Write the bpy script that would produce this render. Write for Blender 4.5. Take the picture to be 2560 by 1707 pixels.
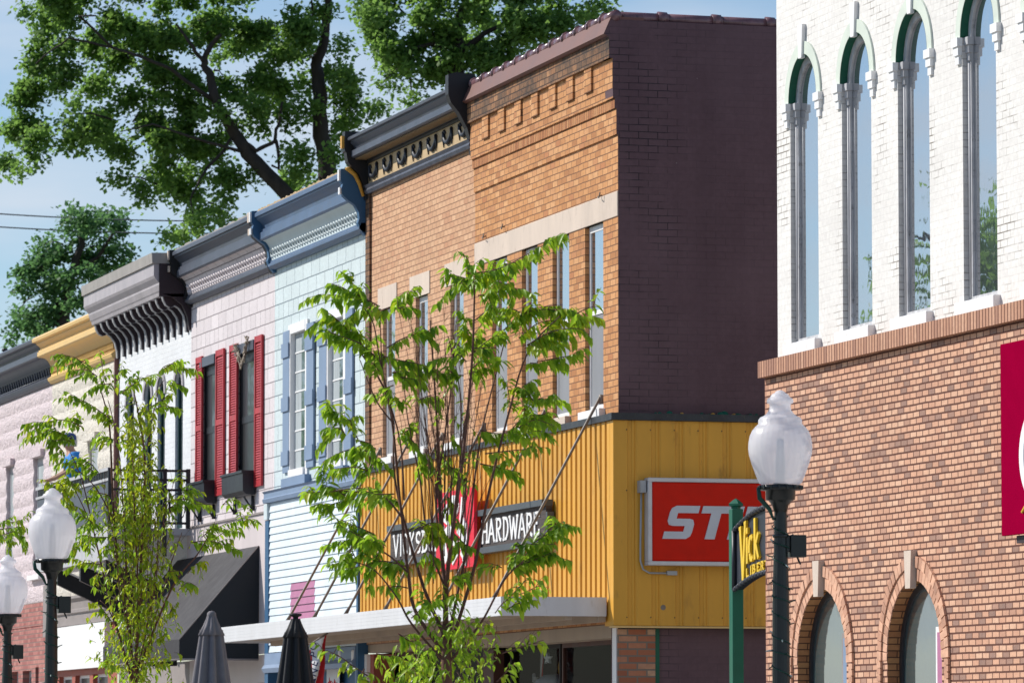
import bpy, math, random
import numpy as np
from mathutils import Vector, Matrix
from mathutils.geometry import tessellate_polygon
random.seed(7); RNG = np.random.default_rng(11)
SC = bpy.context.scene; COL = SC.collection
for o in list(bpy.data.objects): bpy.data.objects.remove(o)

# ------------------------------------------------------------------ camera
FPX, CX, CY, HOR, VPX, EYE = 12500., 1280., 853.5, 1873., -2210., 1.65
PITCH = math.atan((HOR-CY)/FPX)
YAW = math.atan((CX-VPX)/FPX*math.cos(PITCH))
fw = Vector((math.sin(YAW)*math.cos(PITCH), math.cos(YAW)*math.cos(PITCH), math.sin(PITCH)))
rt = Vector((math.cos(YAW), -math.sin(YAW), 0)); up = rt.cross(fw)
cd = bpy.data.cameras.new('camera'); cam = bpy.data.objects.new('camera', cd); COL.objects.link(cam)
cam.matrix_world = Matrix(((rt.x, up.x, -fw.x, 0), (rt.y, up.y, -fw.y, 0), (rt.z, up.z, -fw.z, EYE), (0, 0, 0, 1)))
cd.sensor_width = 36; cd.lens = FPX/2560*36; cd.clip_start = .5; cd.clip_end = 4000
cd.dof.use_dof = True; cd.dof.focus_distance = 46; cd.dof.aperture_fstop = 10
SC.camera = cam
# ------------------------------------------------------------------ sky and sun
SUN_EL, SUN_AZ = math.radians(38), math.radians(38)          # azimuth measured from the facade normal (-X) towards +Y
sdir = Vector((-math.cos(SUN_EL)*math.cos(SUN_AZ), math.cos(SUN_EL)*math.sin(SUN_AZ), math.sin(SUN_EL)))
w = bpy.data.worlds.new('World'); SC.world = w; w.use_nodes = True
wn = w.node_tree.nodes; wl = w.node_tree.links
bg = wn['Background']; sky = wn.new('ShaderNodeTexSky'); sky.sky_type = 'NISHITA'; sky.sun_disc = False
sky.sun_elevation = SUN_EL; sky.sun_rotation = math.atan2(sdir.x, sdir.y)
sky.air_density = 1.0; sky.dust_density = .25; sky.ozone_density = 4.0; sky.altitude = 300
# thin cloud bands mixed into the sky by view direction
tc = wn.new('ShaderNodeTexCoord'); mp = wn.new('ShaderNodeMapping'); mp.inputs['Scale'].default_value = (5, 5, 22)
nz = wn.new('ShaderNodeTexNoise'); nz.inputs['Scale'].default_value = 1.6; nz.inputs['Detail'].default_value = 5
rp = wn.new('ShaderNodeValToRGB'); rp.color_ramp.elements[0].position = .40; rp.color_ramp.elements[1].position = .66
rp.color_ramp.elements[0].color = (0, 0, 0, 1); rp.color_ramp.elements[1].color = (.75, .75, .75, 1)
mx = wn.new('ShaderNodeMix'); mx.data_type = 'RGBA'; mx.inputs[7].default_value = (6.0, 6.5, 7.3, 1)
wl.new(tc.outputs['Generated'], mp.inputs['Vector']); wl.new(mp.outputs[0], nz.inputs['Vector']); wl.new(nz.outputs[0], rp.inputs[0])
sx_ = wn.new('ShaderNodeSeparateXYZ'); wl.new(tc.outputs['Generated'], sx_.inputs[0])
fz = wn.new('ShaderNodeMapRange'); fz.inputs[1].default_value = .12; fz.inputs[2].default_value = .32; fz.inputs[3].default_value = 1; fz.inputs[4].default_value = .15; wl.new(sx_.outputs[2], fz.inputs[0])
ml = wn.new('ShaderNodeMath'); ml.operation = 'MULTIPLY'; wl.new(rp.outputs[0], ml.inputs[0]); wl.new(fz.outputs[0], ml.inputs[1]); wl.new(ml.outputs[0], mx.inputs[0]); wl.new(sky.outputs[0], mx.inputs[6]); wl.new(mx.outputs[2], bg.inputs[0])
bg.inputs[1].default_value = .106
ld = bpy.data.lights.new('sun', 'SUN'); ld.energy = 4.75; ld.angle = math.radians(.53); ld.color = (1, .95, .87)
lo = bpy.data.objects.new('sun', ld); COL.objects.link(lo); lo.rotation_euler = sdir.to_track_quat('Z', 'Y').to_euler(); lo.location = (0, 0, 60)
SC.view_settings.view_transform = 'Standard'; SC.view_settings.look = 'None'
SC.view_settings.exposure = .15; SC.view_settings.gamma = 1
SC.render.engine = 'CYCLES'; SC.cycles.max_bounces = 8; SC.cycles.transparent_max_bounces = 12

# ------------------------------------------------------------------ measuring helpers: a point of the photo -> a point of the place
X0 = 15.6                                                    # the plane of the row of shop fronts
def ray(u, v): return fw + rt*((u-CX)/FPX) + up*(-(v-CY)/FPX)
def on_x(u, v, X=X0):
    r = ray(u, v); t = X/r.x; return Vector((X, r.y*t, EYE+r.z*t))
def Yat(u, o=0.): return on_x(u, HOR, X0-o).y
def Zat(u, v, o=0.): return on_x(u, v, X0-o).z
def at_d(u, v, d):
    r = ray(u, v); return Vector((r.x*d, r.y*d, EYE+r.z*d))

# ------------------------------------------------------------------ materials
def nmat(name):
    m = bpy.data.materials.new(name); m.use_nodes = True
    nt = m.node_tree; b = nt.nodes['Principled BSDF']; return m, nt, b
def setin(b, k, v):
    if k in b.inputs: b.inputs[k].default_value = v
def rgb(c): return (c[0], c[1], c[2], 1)
def srgb(r, g, b):
    f = lambda x: (x/255/12.92) if x/255 <= .04045 else ((x/255+.055)/1.055)**2.4
    return (f(r), f(g), f(b))
def posvec(nt, axes=None, obj=False):
    if obj:
        n = nt.nodes.new('ShaderNodeTexCoord'); out = n.outputs['Object']
    else:
        n = nt.nodes.new('ShaderNodeNewGeometry'); out = n.outputs['Position']
    if not axes: return out
    s = nt.nodes.new('ShaderNodeSeparateXYZ'); nt.links.new(out, s.inputs[0])
    c = nt.nodes.new('ShaderNodeCombineXYZ')
    for i, a in enumerate(axes): nt.links.new(s.outputs['XYZ'.index(a)], c.inputs[i])
    return c.outputs[0]
def noise(nt, vec, scale, detail=4, rough=.6, stretch=None):
    if stretch:
        m = nt.nodes.new('ShaderNodeMapping'); m.inputs['Scale'].default_value = stretch
        nt.links.new(vec, m.inputs['Vector']); vec = m.outputs[0]
    n = nt.nodes.new('ShaderNodeTexNoise'); n.inputs['Scale'].default_value = scale; n.inputs['Detail'].default_value = detail
    n.inputs['Roughness'].default_value = rough; nt.links.new(vec, n.inputs['Vector']); return n.outputs[0]
def ramp(nt, fac, stops, interp='LINEAR'):
    r = nt.nodes.new('ShaderNodeValToRGB'); cr = r.color_ramp; cr.interpolation = interp
    while len(cr.elements) < len(stops): cr.elements.new(.5)
    for e, (p, c) in zip(cr.elements, stops): e.position = p; e.color = rgb(c) if len(c) == 3 else c
    nt.links.new(fac, r.inputs[0]); return r.outputs[0]
def mixc(nt, fac, a, b, mode='MIX'):
    m = nt.nodes.new('ShaderNodeMix'); m.data_type = 'RGBA'; m.blend_type = mode
    for i, v in ((0, fac), (6, a), (7, b)):
        if isinstance(v, (int, float)): m.inputs[i].default_value = v
        elif isinstance(v, tuple): m.inputs[i].default_value = rgb(v)
        else: nt.links.new(v, m.inputs[i])
    return m.outputs[2]
def math_(nt, op, a, b=None):
    m = nt.nodes.new('ShaderNodeMath'); m.operation = op
    for i, v in enumerate((a, b)):
        if v is None: continue
        if isinstance(v, (int, float)): m.inputs[i].default_value = v
        else: nt.links.new(v, m.inputs[i])
    return m.outputs[0]
def bump(nt, b, h, strength=.3, dist=.02):
    n = nt.nodes.new('ShaderNodeBump'); n.inputs['Strength'].default_value = strength; n.inputs['Distance'].default_value = dist
    nt.links.new(h, n.inputs['Height']); nt.links.new(n.outputs[0], b.inputs['Normal'])
def paint(name, c, rough=.55, var=.12, scale=3., bmp=.0, metal=0., stain=None, obj=False, spec=.35, streak=False):
    m, nt, b = nmat(name); v = posvec(nt, obj=obj)
    n = noise(nt, v, scale, 5, .65, (1, 1, .25) if streak else None)
    lo_ = tuple(x*(1-var*1.4) for x in c); hi = tuple(min(1, x*(1+var)) for x in c)
    col = ramp(nt, n, [(.3, lo_), (.7, hi)])
    if stain:
        n2 = noise(nt, v, scale*4, 6, .7, (1, 1, .4))
        f = ramp(nt, n2, [(.58, (0, 0, 0)), (.72, (1, 1, 1))]); col = mixc(nt, f, col, stain)
    nt.links.new(col, b.inputs['Base Color']); setin(b, 'Roughness', rough); setin(b, 'Metallic', metal); setin(b, 'Specular IOR Level', spec)
    rr = ramp(nt, n, [(.2, (rough*.8,)*3), (.8, (min(1, rough*1.2),)*3)]); nt.links.new(rr, b.inputs['Roughness'])
    if bmp: bump(nt, b, noise(nt, v, scale*12, 3), bmp, .01)
    return m
def brick(name, stops, mortar, w, h, ms, axes='YZ', rough=.85, b_str=.5, stain=None, patch=None, interp='LINEAR', offs=.5, varied=False, edge=None):
    m, nt, b = nmat(name); v = posvec(nt, axes)
    wob = noise(nt, v, 2.5, 2); vv = nt.nodes.new('ShaderNodeVectorMath'); vv.operation = 'MULTIPLY_ADD'
    vv.inputs[1].default_value = (.012, .012, 0); nt.links.new(wob, vv.inputs[0]); nt.links.new(v, vv.inputs[2]); vw = vv.outputs[0]
    t = nt.nodes.new('ShaderNodeTexBrick'); t.inputs['Scale'].default_value = 1; t.inputs['Brick Width'].default_value = w
    t.inputs['Row Height'].default_value = h; t.inputs['Mortar Size'].default_value = ms; t.inputs['Mortar Smooth'].default_value = .25
    t.inputs['Color1'].default_value = (0, 0, 0, 1); t.inputs['Color2'].default_value = (1, 1, 1, 1); t.inputs['Mortar'].default_value = (.5, .5, .5, 1)
    t.offset = offs
    if varied: t.squash = .6; t.squash_frequency = 3
    nt.links.new(vw, t.inputs['Vector'])
    col = ramp(nt, t.outputs['Color'], stops, interp)
    n = noise(nt, v, 18, 4); col = mixc(nt, ramp(nt, n, [(.35, (.0,)*3), (.8, (.55,)*3)]), col, tuple(x*.6 for x in stops[len(stops)//2][1]))
    n3 = noise(nt, v, .7, 4); col = mixc(nt, ramp(nt, n3, [(.35, (0,)*3), (.75, (.35,)*3)]), col, tuple(x*.62 for x in stops[len(stops)//2][1]))
    fac = t.outputs['Fac']
    if patch is not None:                                     # joints show only where the paint has worn
        sc_, lo_, hi_ = patch
        f = ramp(nt, noise(nt, v, sc_, 4, .7), [(lo_, (.08,)*3), (hi_, (1,)*3)])
        if edge is not None:
            s = nt.nodes.new('ShaderNodeSeparateXYZ'); nt.links.new(posvec(nt), s.inputs[0])
            e = ramp(nt, math_(nt, 'MULTIPLY', math_(nt, 'SUBTRACT', s.outputs[0], X0), .25), [(edge*.2, (1,)*3), (edge*.27, (.3,)*3)]); f = math_(nt, 'MULTIPLY', f, e)
        mfac = math_(nt, 'MULTIPLY', fac, f)
    else: mfac = fac
    col = mixc(nt, mfac, col, mortar)  # mortar tone also holds the shadow line of raked brick joints
    if stain:
        f = ramp(nt, noise(nt, v, stain[1], 6, .75), [(stain[2], (0,)*3), (stain[3], (.85,)*3)]); col = mixc(nt, f, col, stain[0])
    if name == 'purple_wall':
        st = nt.nodes.new('ShaderNodeMapping'); st.inputs['Scale'].default_value = (2.2, .22, 1); nt.links.new(v, st.inputs['Vector'])
        col = mixc(nt, ramp(nt, noise(nt, st.outputs[0], 1.6, 5, .65), [(.42, (0,)*3), (.70, (.38,)*3)]), col, (.075, .042, .052))
        col = mixc(nt, ramp(nt, noise(nt, v, .55, 5, .6), [(.45, (0,)*3), (.72, (.4,)*3)]), col, (.185, .12, .135))
        col = mixc(nt, ramp(nt, noise(nt, v, 9, 3, .7), [(.715, (0,)*3), (.74, (.7,)*3)]), col, (.26, .21, .22))
    nt.links.new(col, b.inputs['Base Color']); setin(b, 'Roughness', rough); setin(b, 'Specular IOR Level', .25)
    hgt = math_(nt, 'ADD', math_(nt, 'MULTIPLY', fac, -1.), math_(nt, 'MULTIPLY', noise(nt, v, 30, 3), .35)); bump(nt, b, hgt, b_str, .012)
    return m
def glassmat(name, tint=(.02, .025, .03), refl=.6, rough=.02, rcol=(.95, .97, 1)):
    m, nt, b = nmat(name); setin(b, 'Base Color', rgb(tint)); setin(b, 'Roughness', .4)
    g = nt.nodes.new('ShaderNodeBsdfGlossy'); g.inputs['Roughness'].default_value = rough; g.inputs['Color'].default_value = rgb(rcol)
    v = posvec(nt); nb = nt.nodes.new('ShaderNodeBump'); nb.inputs['Strength'].default_value = .05; nb.inputs['Distance'].default_value = .02
    nt.links.new(noise(nt, v, 2.2, 2), nb.inputs['Height']); nt.links.new(nb.outputs[0], g.inputs['Normal'])
    s = nt.nodes.new('ShaderNodeMixShader'); s.inputs[0].default_value = refl
    nt.links.new(b.outputs[0], s.inputs[1]); nt.links.new(g.outputs[0], s.inputs[2]); nt.links.new(s.outputs[0], nt.nodes['Material Output'].inputs[0]); return m
def clearglass(name, refl=.14):
    m, nt, b = nmat(name); nt.nodes.remove(b)
    g = nt.nodes.new('ShaderNodeBsdfGlossy'); g.inputs['Roughness'].default_value = .02; t = nt.nodes.new('ShaderNodeBsdfTransparent'); t.inputs[0].default_value = (.75, .78, .76, 1)
    s = nt.nodes.new('ShaderNodeMixShader'); s.inputs[0].default_value = refl
    nt.links.new(t.outputs[0], s.inputs[1]); nt.links.new(g.outputs[0], s.inputs[2]); nt.links.new(s.outputs[0], nt.nodes['Material Output'].inputs[0]); return m
def leafmat(name, stops, trans=.5, tcol=(.25, .4, .03), rough=.45, gloss=.3):
    m, nt, b = nmat(name); g = nt.nodes.new('ShaderNodeNewGeometry')
    col = ramp(nt, g.outputs['Random Per Island'], stops); nt.links.new(col, b.inputs['Base Color']); setin(b, 'Roughness', rough); setin(b, 'Specular IOR Level', gloss)
    t = nt.nodes.new('ShaderNodeBsdfTranslucent'); nt.links.new(mixc(nt, .55, col, tcol), t.inputs[0])
    s = nt.nodes.new('ShaderNodeMixShader'); s.inputs[0].default_value = trans
    nt.links.new(b.outputs[0], s.inputs[1]); nt.links.new(t.outputs[0], s.inputs[2]); nt.links.new(s.outputs[0], nt.nodes['Material Output'].inputs[0]); return m

M = {}
M['orange_brick'] = brick('orange_brick', [(0, (.40, .17, .07)), (.3, (.56, .26, .105)), (.6, (.63, .31, .13)), (.85, (.70, .38, .18)), (1, (.46, .18, .08))], (.19, .095, .05), .19, .0735, .007, b_str=.32, stain=((.06, .04, .03), .9, .66, .9))
M['orange_soldier'] = brick('orange_soldier', [(0, (.36, .14, .06)), (.5, (.50, .22, .09)), (1, (.60, .31, .14))], (.12, .055, .03), .072, .5, .008, offs=0)
M['stained_brick'] = brick('stained_brick', [(0, (.20, .12, .07)), (.4, (.36, .17, .08)), (.7, (.46, .24, .12)), (1, (.12, .08, .06))], (.07, .04, .03), .19, .0735, .008, stain=((.035, .03, .028), 2.0, .36, .62))
M['tan_brick'] = brick('tan_brick', [(0, (.55, .31, .18)), (.4, (.64, .37, .22)), (.7, (.70, .43, .26)), (1, (.52, .26, .15))], (.24, .13, .08), .19, .0735, .007, b_str=.32)
M['purple_wall'] = brick('purple_wall', [(0, (.130, .078, .090)), (1, (.142, .085, .098))], (.03, .025, .03), .22, .076, .006, axes='XZ', patch=(1.6, .42, .6), edge=.75, b_str=.10)
M['pier_brick'] = brick('pier_brick', [(0, (.30, .09, .05)), (.4, (.42, .15, .08)), (.8, (.50, .22, .13)), (1, (.60, .40, .26))], (.20, .17, .14), .215, .074, .010, axes='XZ')
M['pink_brick'] = brick('pink_brick', [(0, (.22, .14, .12)), (.08, (.32, .19, .15)), (.15, (.56, .30, .20)), (.4, (.66, .37, .245)), (.65, (.69, .405, .27)), (.82, (.74, .47, .325)), (.90, (.60, .33, .22)), (.95, (.36, .215, .17)), (1, (.24, .15, .13))], (.115, .045, .032), .162, .0595, .0090, b_str=.9)
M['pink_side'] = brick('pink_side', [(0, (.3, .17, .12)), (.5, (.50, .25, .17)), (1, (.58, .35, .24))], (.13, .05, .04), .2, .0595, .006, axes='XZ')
M['pink_rowlock'] = brick('pink_rowlock', [(0, (.34, .18, .13)), (.5, (.54, .29, .19)), (1, (.64, .38, .26))], (.14, .06, .04), .075, .4, .012, offs=0)
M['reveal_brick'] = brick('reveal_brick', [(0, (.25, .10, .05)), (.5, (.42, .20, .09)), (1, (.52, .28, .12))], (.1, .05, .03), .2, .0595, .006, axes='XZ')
M['white_brick'] = brick('white_brick', [(0, (.78, .755, .73)), (1, (.84, .82, .79))], (.20, .175, .15), .17, .066, .0065, patch=(1.0, .52, .66), b_str=.22)
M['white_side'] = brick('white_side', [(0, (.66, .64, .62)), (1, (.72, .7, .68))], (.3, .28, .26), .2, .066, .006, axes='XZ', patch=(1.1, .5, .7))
M['row_white_brick'] = brick('row_white_brick', [(0, (.74, .76, .79)), (1, (.80, .82, .84))], (.5, .5, .52), .22, .075, .006, patch=(2, .5, .7), b_str=.4)
M['red_brick'] = brick('red_brick', [(0, (.30, .10, .09)), (.5, (.44, .17, .15)), (1, (.52, .24, .20))], (.22, .15, .13), .22, .077, .010)
M['lavender_block'] = brick('lavender_block', [(0, (.66, .60, .62)), (1, (.75, .69, .71))], (.26, .23, .24), .52, .213, .009, varied=True, offs=.37, b_str=.6)
M['blue_block'] = brick('blue_block', [(0, (.56, .65, .67)), (1, (.64, .73, .75))], (.20, .25, .28), .50, .213, .009, varied=True, offs=.41, b_str=.6)
def rockface(name, c):
    m, nt, b = nmat(name); v = posvec(nt); n = noise(nt, v, 7, 5, .7); n2 = noise(nt, v, 22, 3, .6)
    nt.links.new(ramp(nt, n, [(.25, tuple(x*.82 for x in c)), (.75, tuple(min(1, x*1.08) for x in c))]), b.inputs['Base Color'])
    setin(b, 'Roughness', .6); bump(nt, b, math_(nt, 'ADD', n, math_(nt, 'MULTIPLY', n2, .5)), 1., .09); return m
M['pink_rock'] = rockface('pink_rock', (.76, .64, .66)); M['cream_rock'] = rockface('cream_rock', (.82, .76, .66))
M['ring_brick'] = paint('ring_brick', (.64, .37, .25), .85, .2, 9, .2); M['ring_brick_dark'] = paint('ring_brick_dark', (.50, .27, .18), .85, .2, 9, .2)
M['stone'] = paint('stone', (.60, .50, .42), .8, .08, 2.5, .15, stain=(.42, .34, .28), streak=True)
M['brown_cap'] = paint('brown_cap', (.165, .075, .062), .6, .1, 2, .05)
M['tile_glaze'] = paint('tile_glaze', (.17, .085, .095), .25, .25, 5, .05, spec=.6, stain=(.04, .045, .04))
M['yellow_metal'] = paint('yellow_metal', (.68, .345, .042), .45, .09, 1.3, 0, streak=True, stain=(.50, .25, .035))
M['flashing'] = paint('flashing', (.035, .04, .047), .5, .3, 6, stain=(.10, .09, .07))
M['slate_paint'] = paint('slate_paint', (.082, .092, .120), .40, .2, 4, .05, stain=(.13, .13, .145), streak=True, spec=.18)
M['black_paint'] = paint('black_paint', (.016, .016, .019), .5, .2, 4, .05)
M['pole_black'] = paint('pole_black', (.010, .013, .013), .32, .2, 9, .03, obj=True, spec=.5)
M['blue_paint'] = paint('blue_paint', (.095, .145, .235), .40, .15, 4, .04, stain=(.15, .14, .17), streak=True, spec=.18)
M['mid_blue'] = paint('mid_blue', (.20, .275, .40), .5, .06, 3)
M['deep_blue'] = paint('deep_blue', (.035, .11, .22), .5, .06, 3)
M['pale_blue'] = paint('pale_blue', (.58, .665, .69), .55, .05, 3)
M['ornament_blue'] = paint('ornament_blue', (.56, .63, .65), .6, .06, 9)
M['ornament_lav'] = paint('ornament_lav', (.68, .62, .64), .6, .06, 9)
M['siding'] = paint('siding', (.66, .74, .80), .5, .04, 2, streak=True, stain=(.60, .69, .76))
M['mauve'] = paint('mauve', (.42, .16, .28), .6, .08, 4)
M['white_trim'] = paint('white_trim', (.82, .81, .81), .4, .03, 3, stain=(.66, .65, .64))
M['lav_panel'] = paint('lav_panel', (.60, .53, .53), .55, .05, 2, streak=True)
M['red_shutter'] = paint('red_shutter', (.42, .028, .038), .45, .1, 5)
M['window_black'] = paint('window_black', (.02, .024, .03), .4, .15, 5)
M['window_green'] = paint('window_green', (.012, .045, .05), .4, .15, 5)
M['grey_frame'] = paint('grey_frame', (.46, .46, .48), .5, .08, 5, .05)
M['old_wood'] = paint('old_wood', (.52, .52, .54), .75, .25, 9, .3, stain=(.17, .16, .15), streak=True)
M['screen'] = paint('screen', (.24, .25, .27), .75, .1, 2, streak=True)
M['curtain'] = paint('curtain', (.36, .40, .42), .8, .2, 3, streak=True)
M['green_hood'] = paint('green_hood', (.60, .66, .58), .6, .05, 4, .05)
M['dark_green'] = paint('dark_green', (.006, .10, .058), .5, .12, 4)
M['post_green'] = paint('post_green', (.008, .115, .068), .4, .08, 4)
M['yellow_trim'] = paint('yellow_trim', (.74, .50, .20), .5, .05, 3, .03, streak=True)
M['grey_cap'] = paint('grey_cap', (.33, .31, .29), .7, .12, 3, .1, stain=(.22, .2, .18), streak=True)
M['corn_grey'] = paint('corn_grey', (.40, .37, .39), .55, .1, 3, stain=(.55, .52, .53), streak=True)
M['dark_brown'] = paint('dark_brown', (.035, .022, .028), .6, .15, 4)
M['bracket_lit_edge'] = paint('bracket_lit_edge', (.35, .35, .36), .6, .1, 6)  # grey strip paints the sunlit front edge onto the dark brackets
M['tan_frieze'] = paint('tan_frieze', (.50, .36, .20), .6, .1, 5)
M['soffit_tan'] = paint('soffit_tan', (.22, .145, .07), .7, .15, 5)
M['gold'] = paint('gold', (.62, .33, .05), .4, .12, 8)
M['gold_letter'] = paint('gold_letter', (.80, .53, .03), .35, .08, 8)
M['sign_navy'] = paint('sign_navy', (.022, .027, .040), .45, .12, 4)
M['sign_wood'] = brick('sign_wood', [(0, (.055, .045, .043)), (1, (.105, .085, .078))], (.03, .026, .026), 1.6, .055, .003, rough=.7, b_str=.3)
M['sign_edge'] = paint('sign_edge', (.072, .084, .096), .5, .1, 5)
M['letter_white'] = paint('letter_white', (.82, .82, .82), .45, .03, 5)
M['banner_red'] = paint('banner_red', (.74, .006, .035), .45, .06, 4)
M['sign_red'] = paint('sign_red', (.62, .012, .002), .35, .06, 7, spec=.15)
M['sign_grey'] = paint('sign_grey', (.55, .58, .64), .35, .05, 5)
M['alu'] = paint('alu', (.58, .58, .60), .35, .08, 6, metal=.2)
M['magenta'] = paint('magenta', (.27, .001, .030), .6, .05, 3, spec=.0)
M['conduit'] = paint('conduit', (.38, .40, .42), .4, .1, 8)
M['canopy_white'] = paint('canopy_white', (.64, .64, .66), .4, .05, 3, stain=(.55, .54, .54), streak=True)
M['soffit'] = paint('soffit', (.40, .31, .235), .7, .12, 2, streak=True)
M['rod'] = paint('rod', (.20, .165, .135), .5, .2, 6, .1)
M['awning_black'] = paint('awning_black', (.030, .028, .032), .75, .1, 5, .12)
M['awning_side'] = paint('awning_side', (.012, .015, .019), .7, .15, 5)
M['bark_dark'] = paint('bark_dark', (.050, .040, .036), .9, .3, 6, .6, streak=True)
M['bark_red'] = paint('bark_red', (.150, .066, .050), .7, .25, 14, .2)
M['umb_grey'] = paint('umb_grey', (.20, .185, .20), .8, .12, 9, .15, obj=True)
M['umb_black'] = paint('umb_black', (.020, .020, .023), .65, .15, 9, .15, obj=True)
M['asphalt'] = paint('asphalt', (.05, .05, .052), .9, .2, 1.2, .3)
M['concrete'] = paint('concrete', (.40, .385, .36), .85, .1, 1.0, .2)
M['kerb'] = paint('kerb', (.42, .41, .39), .85, .1, 2, .2)
M['dirt'] = paint('dirt', (.16, .17, .09), .95, .3, .3, .3)
M['roof'] = paint('roof', (.10, .10, .10), .9, .2, 1, .2)
M['roadpaint'] = paint('roadpaint', (.7, .68, .6), .7, .1, 3)
M['dark_inside'] = paint('dark_inside', (.018, .015, .014), .8, .3, 3)
M['brown_post'] = paint('brown_post', (.075, .028, .02), .6, .2, 4)
M['red_post'] = paint('red_post', (.34, .085, .055), .6, .1, 4)
M['taupe'] = paint('taupe', (.27, .235, .225), .6, .08, 4)
M['cloth_red'] = paint('cloth_red', (.55, .02, .03), .7, .1, 5)
M['cloth_white'] = paint('cloth_white', (.75, .74, .74), .7, .05, 5)
M['cloth_navy'] = paint('cloth_navy', (.02, .035, .12), .7, .1, 5)
M['star_tin'] = paint('star_tin', (.55, .57, .6), .4, .1, 5)
M['sack'] = paint('sack', (.3, .31, .36), .8, .15, 5)
M['skin'] = paint('skin', (.52, .30, .21), .55, .06, 12, obj=True)
M['shirt_blue'] = paint('shirt_blue', (.03, .25, .66), .7, .12, 7, obj=True)
M['cap_blue'] = paint('cap_blue', (.03, .07, .22), .7, .1, 8, obj=True)
M['hair_grey'] = paint('hair_grey', (.42, .41, .42), .8, .15, 20, obj=True)
M['jeans'] = paint('jeans', (.05, .09, .19), .8, .15, 9, obj=True)
M['wire_green'] = paint('wire_green', (.006, .055, .040), .45, .1, 9)
M['bulb'] = paint('bulb', (.45, .55, .52), .2, .1, 9)
M['power_wire'] = paint('power_wire', (.16, .17, .19), .6, .1, 2)
M['dried'] = paint('dried', (.36, .30, .24), .9, .3, 20, .3)
M['glass_sky'] = glassmat('glass_sky', (.03, .04, .05), .66)
M['glass_dim'] = glassmat('glass_dim', (.02, .024, .03), .20)
M['glass_dark'] = glassmat('glass_dark', (.010, .012, .014), .08)
M['glass_green'] = glassmat('glass_green', (.03, .06, .065), .34)
M['glass_old'] = glassmat('glass_old', (.03, .035, .045), .60, .012)
M['shop_glass'] = clearglass('shop_glass', .028)
M['leaf_young'] = leafmat('leaf_young', [(0, (.07, .17, .012)), (.25, (.15, .31, .018)), (.6, (.26, .45, .028)), (.85, (.36, .53, .035)), (1, (.50, .60, .05))], .55, (.44, .66, .04), .36, .4)
M['leaf_yellow'] = leafmat('leaf_yellow', [(0, (.14, .28, .014)), (.4, (.28, .43, .018)), (1, (.50, .55, .03))], .5, (.6, .66, .03), .4, .4)
M['leaf_maple'] = leafmat('leaf_maple', [(0, (.085, .165, .060)), (.5, (.135, .25, .068)), (1, (.20, .34, .080))], .55, (.32, .54, .10), .55, .3)
M['leaf_far'] = leafmat('leaf_far', [(0, (.060, .15, .075)), (.5, (.09, .20, .085)), (1, (.14, .26, .09))], .52, (.2, .40, .12), .55, .25)
def globemat():
    m, nt, b = nmat('globe_glass'); setin(b, 'Base Color', (.90, .89, .92, 1)); setin(b, 'Roughness', .34); setin(b, 'Specular IOR Level', .55)
    v = posvec(nt, obj=True); bump(nt, b, noise(nt, v, 90, 2), .08, .004)
    t = nt.nodes.new('ShaderNodeBsdfTranslucent'); t.inputs[0].default_value = (.98, .97, 1, 1)
    tr = nt.nodes.new('ShaderNodeBsdfTransparent'); tr.inputs[0].default_value = (.95, .95, .97, 1)
    s1 = nt.nodes.new('ShaderNodeMixShader'); s1.inputs[0].default_value = .5; nt.links.new(b.outputs[0], s1.inputs[1]); nt.links.new(t.outputs[0], s1.inputs[2])
    s2 = nt.nodes.new('ShaderNodeMixShader'); s2.inputs[0].default_value = .27; nt.links.new(s1.outputs[0], s2.inputs[1]); nt.links.new(tr.outputs[0], s2.inputs[2])
    nt.links.new(s2.outputs[0], nt.nodes['Material Output'].inputs[0]); return m
M['globe'] = globemat()

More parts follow.
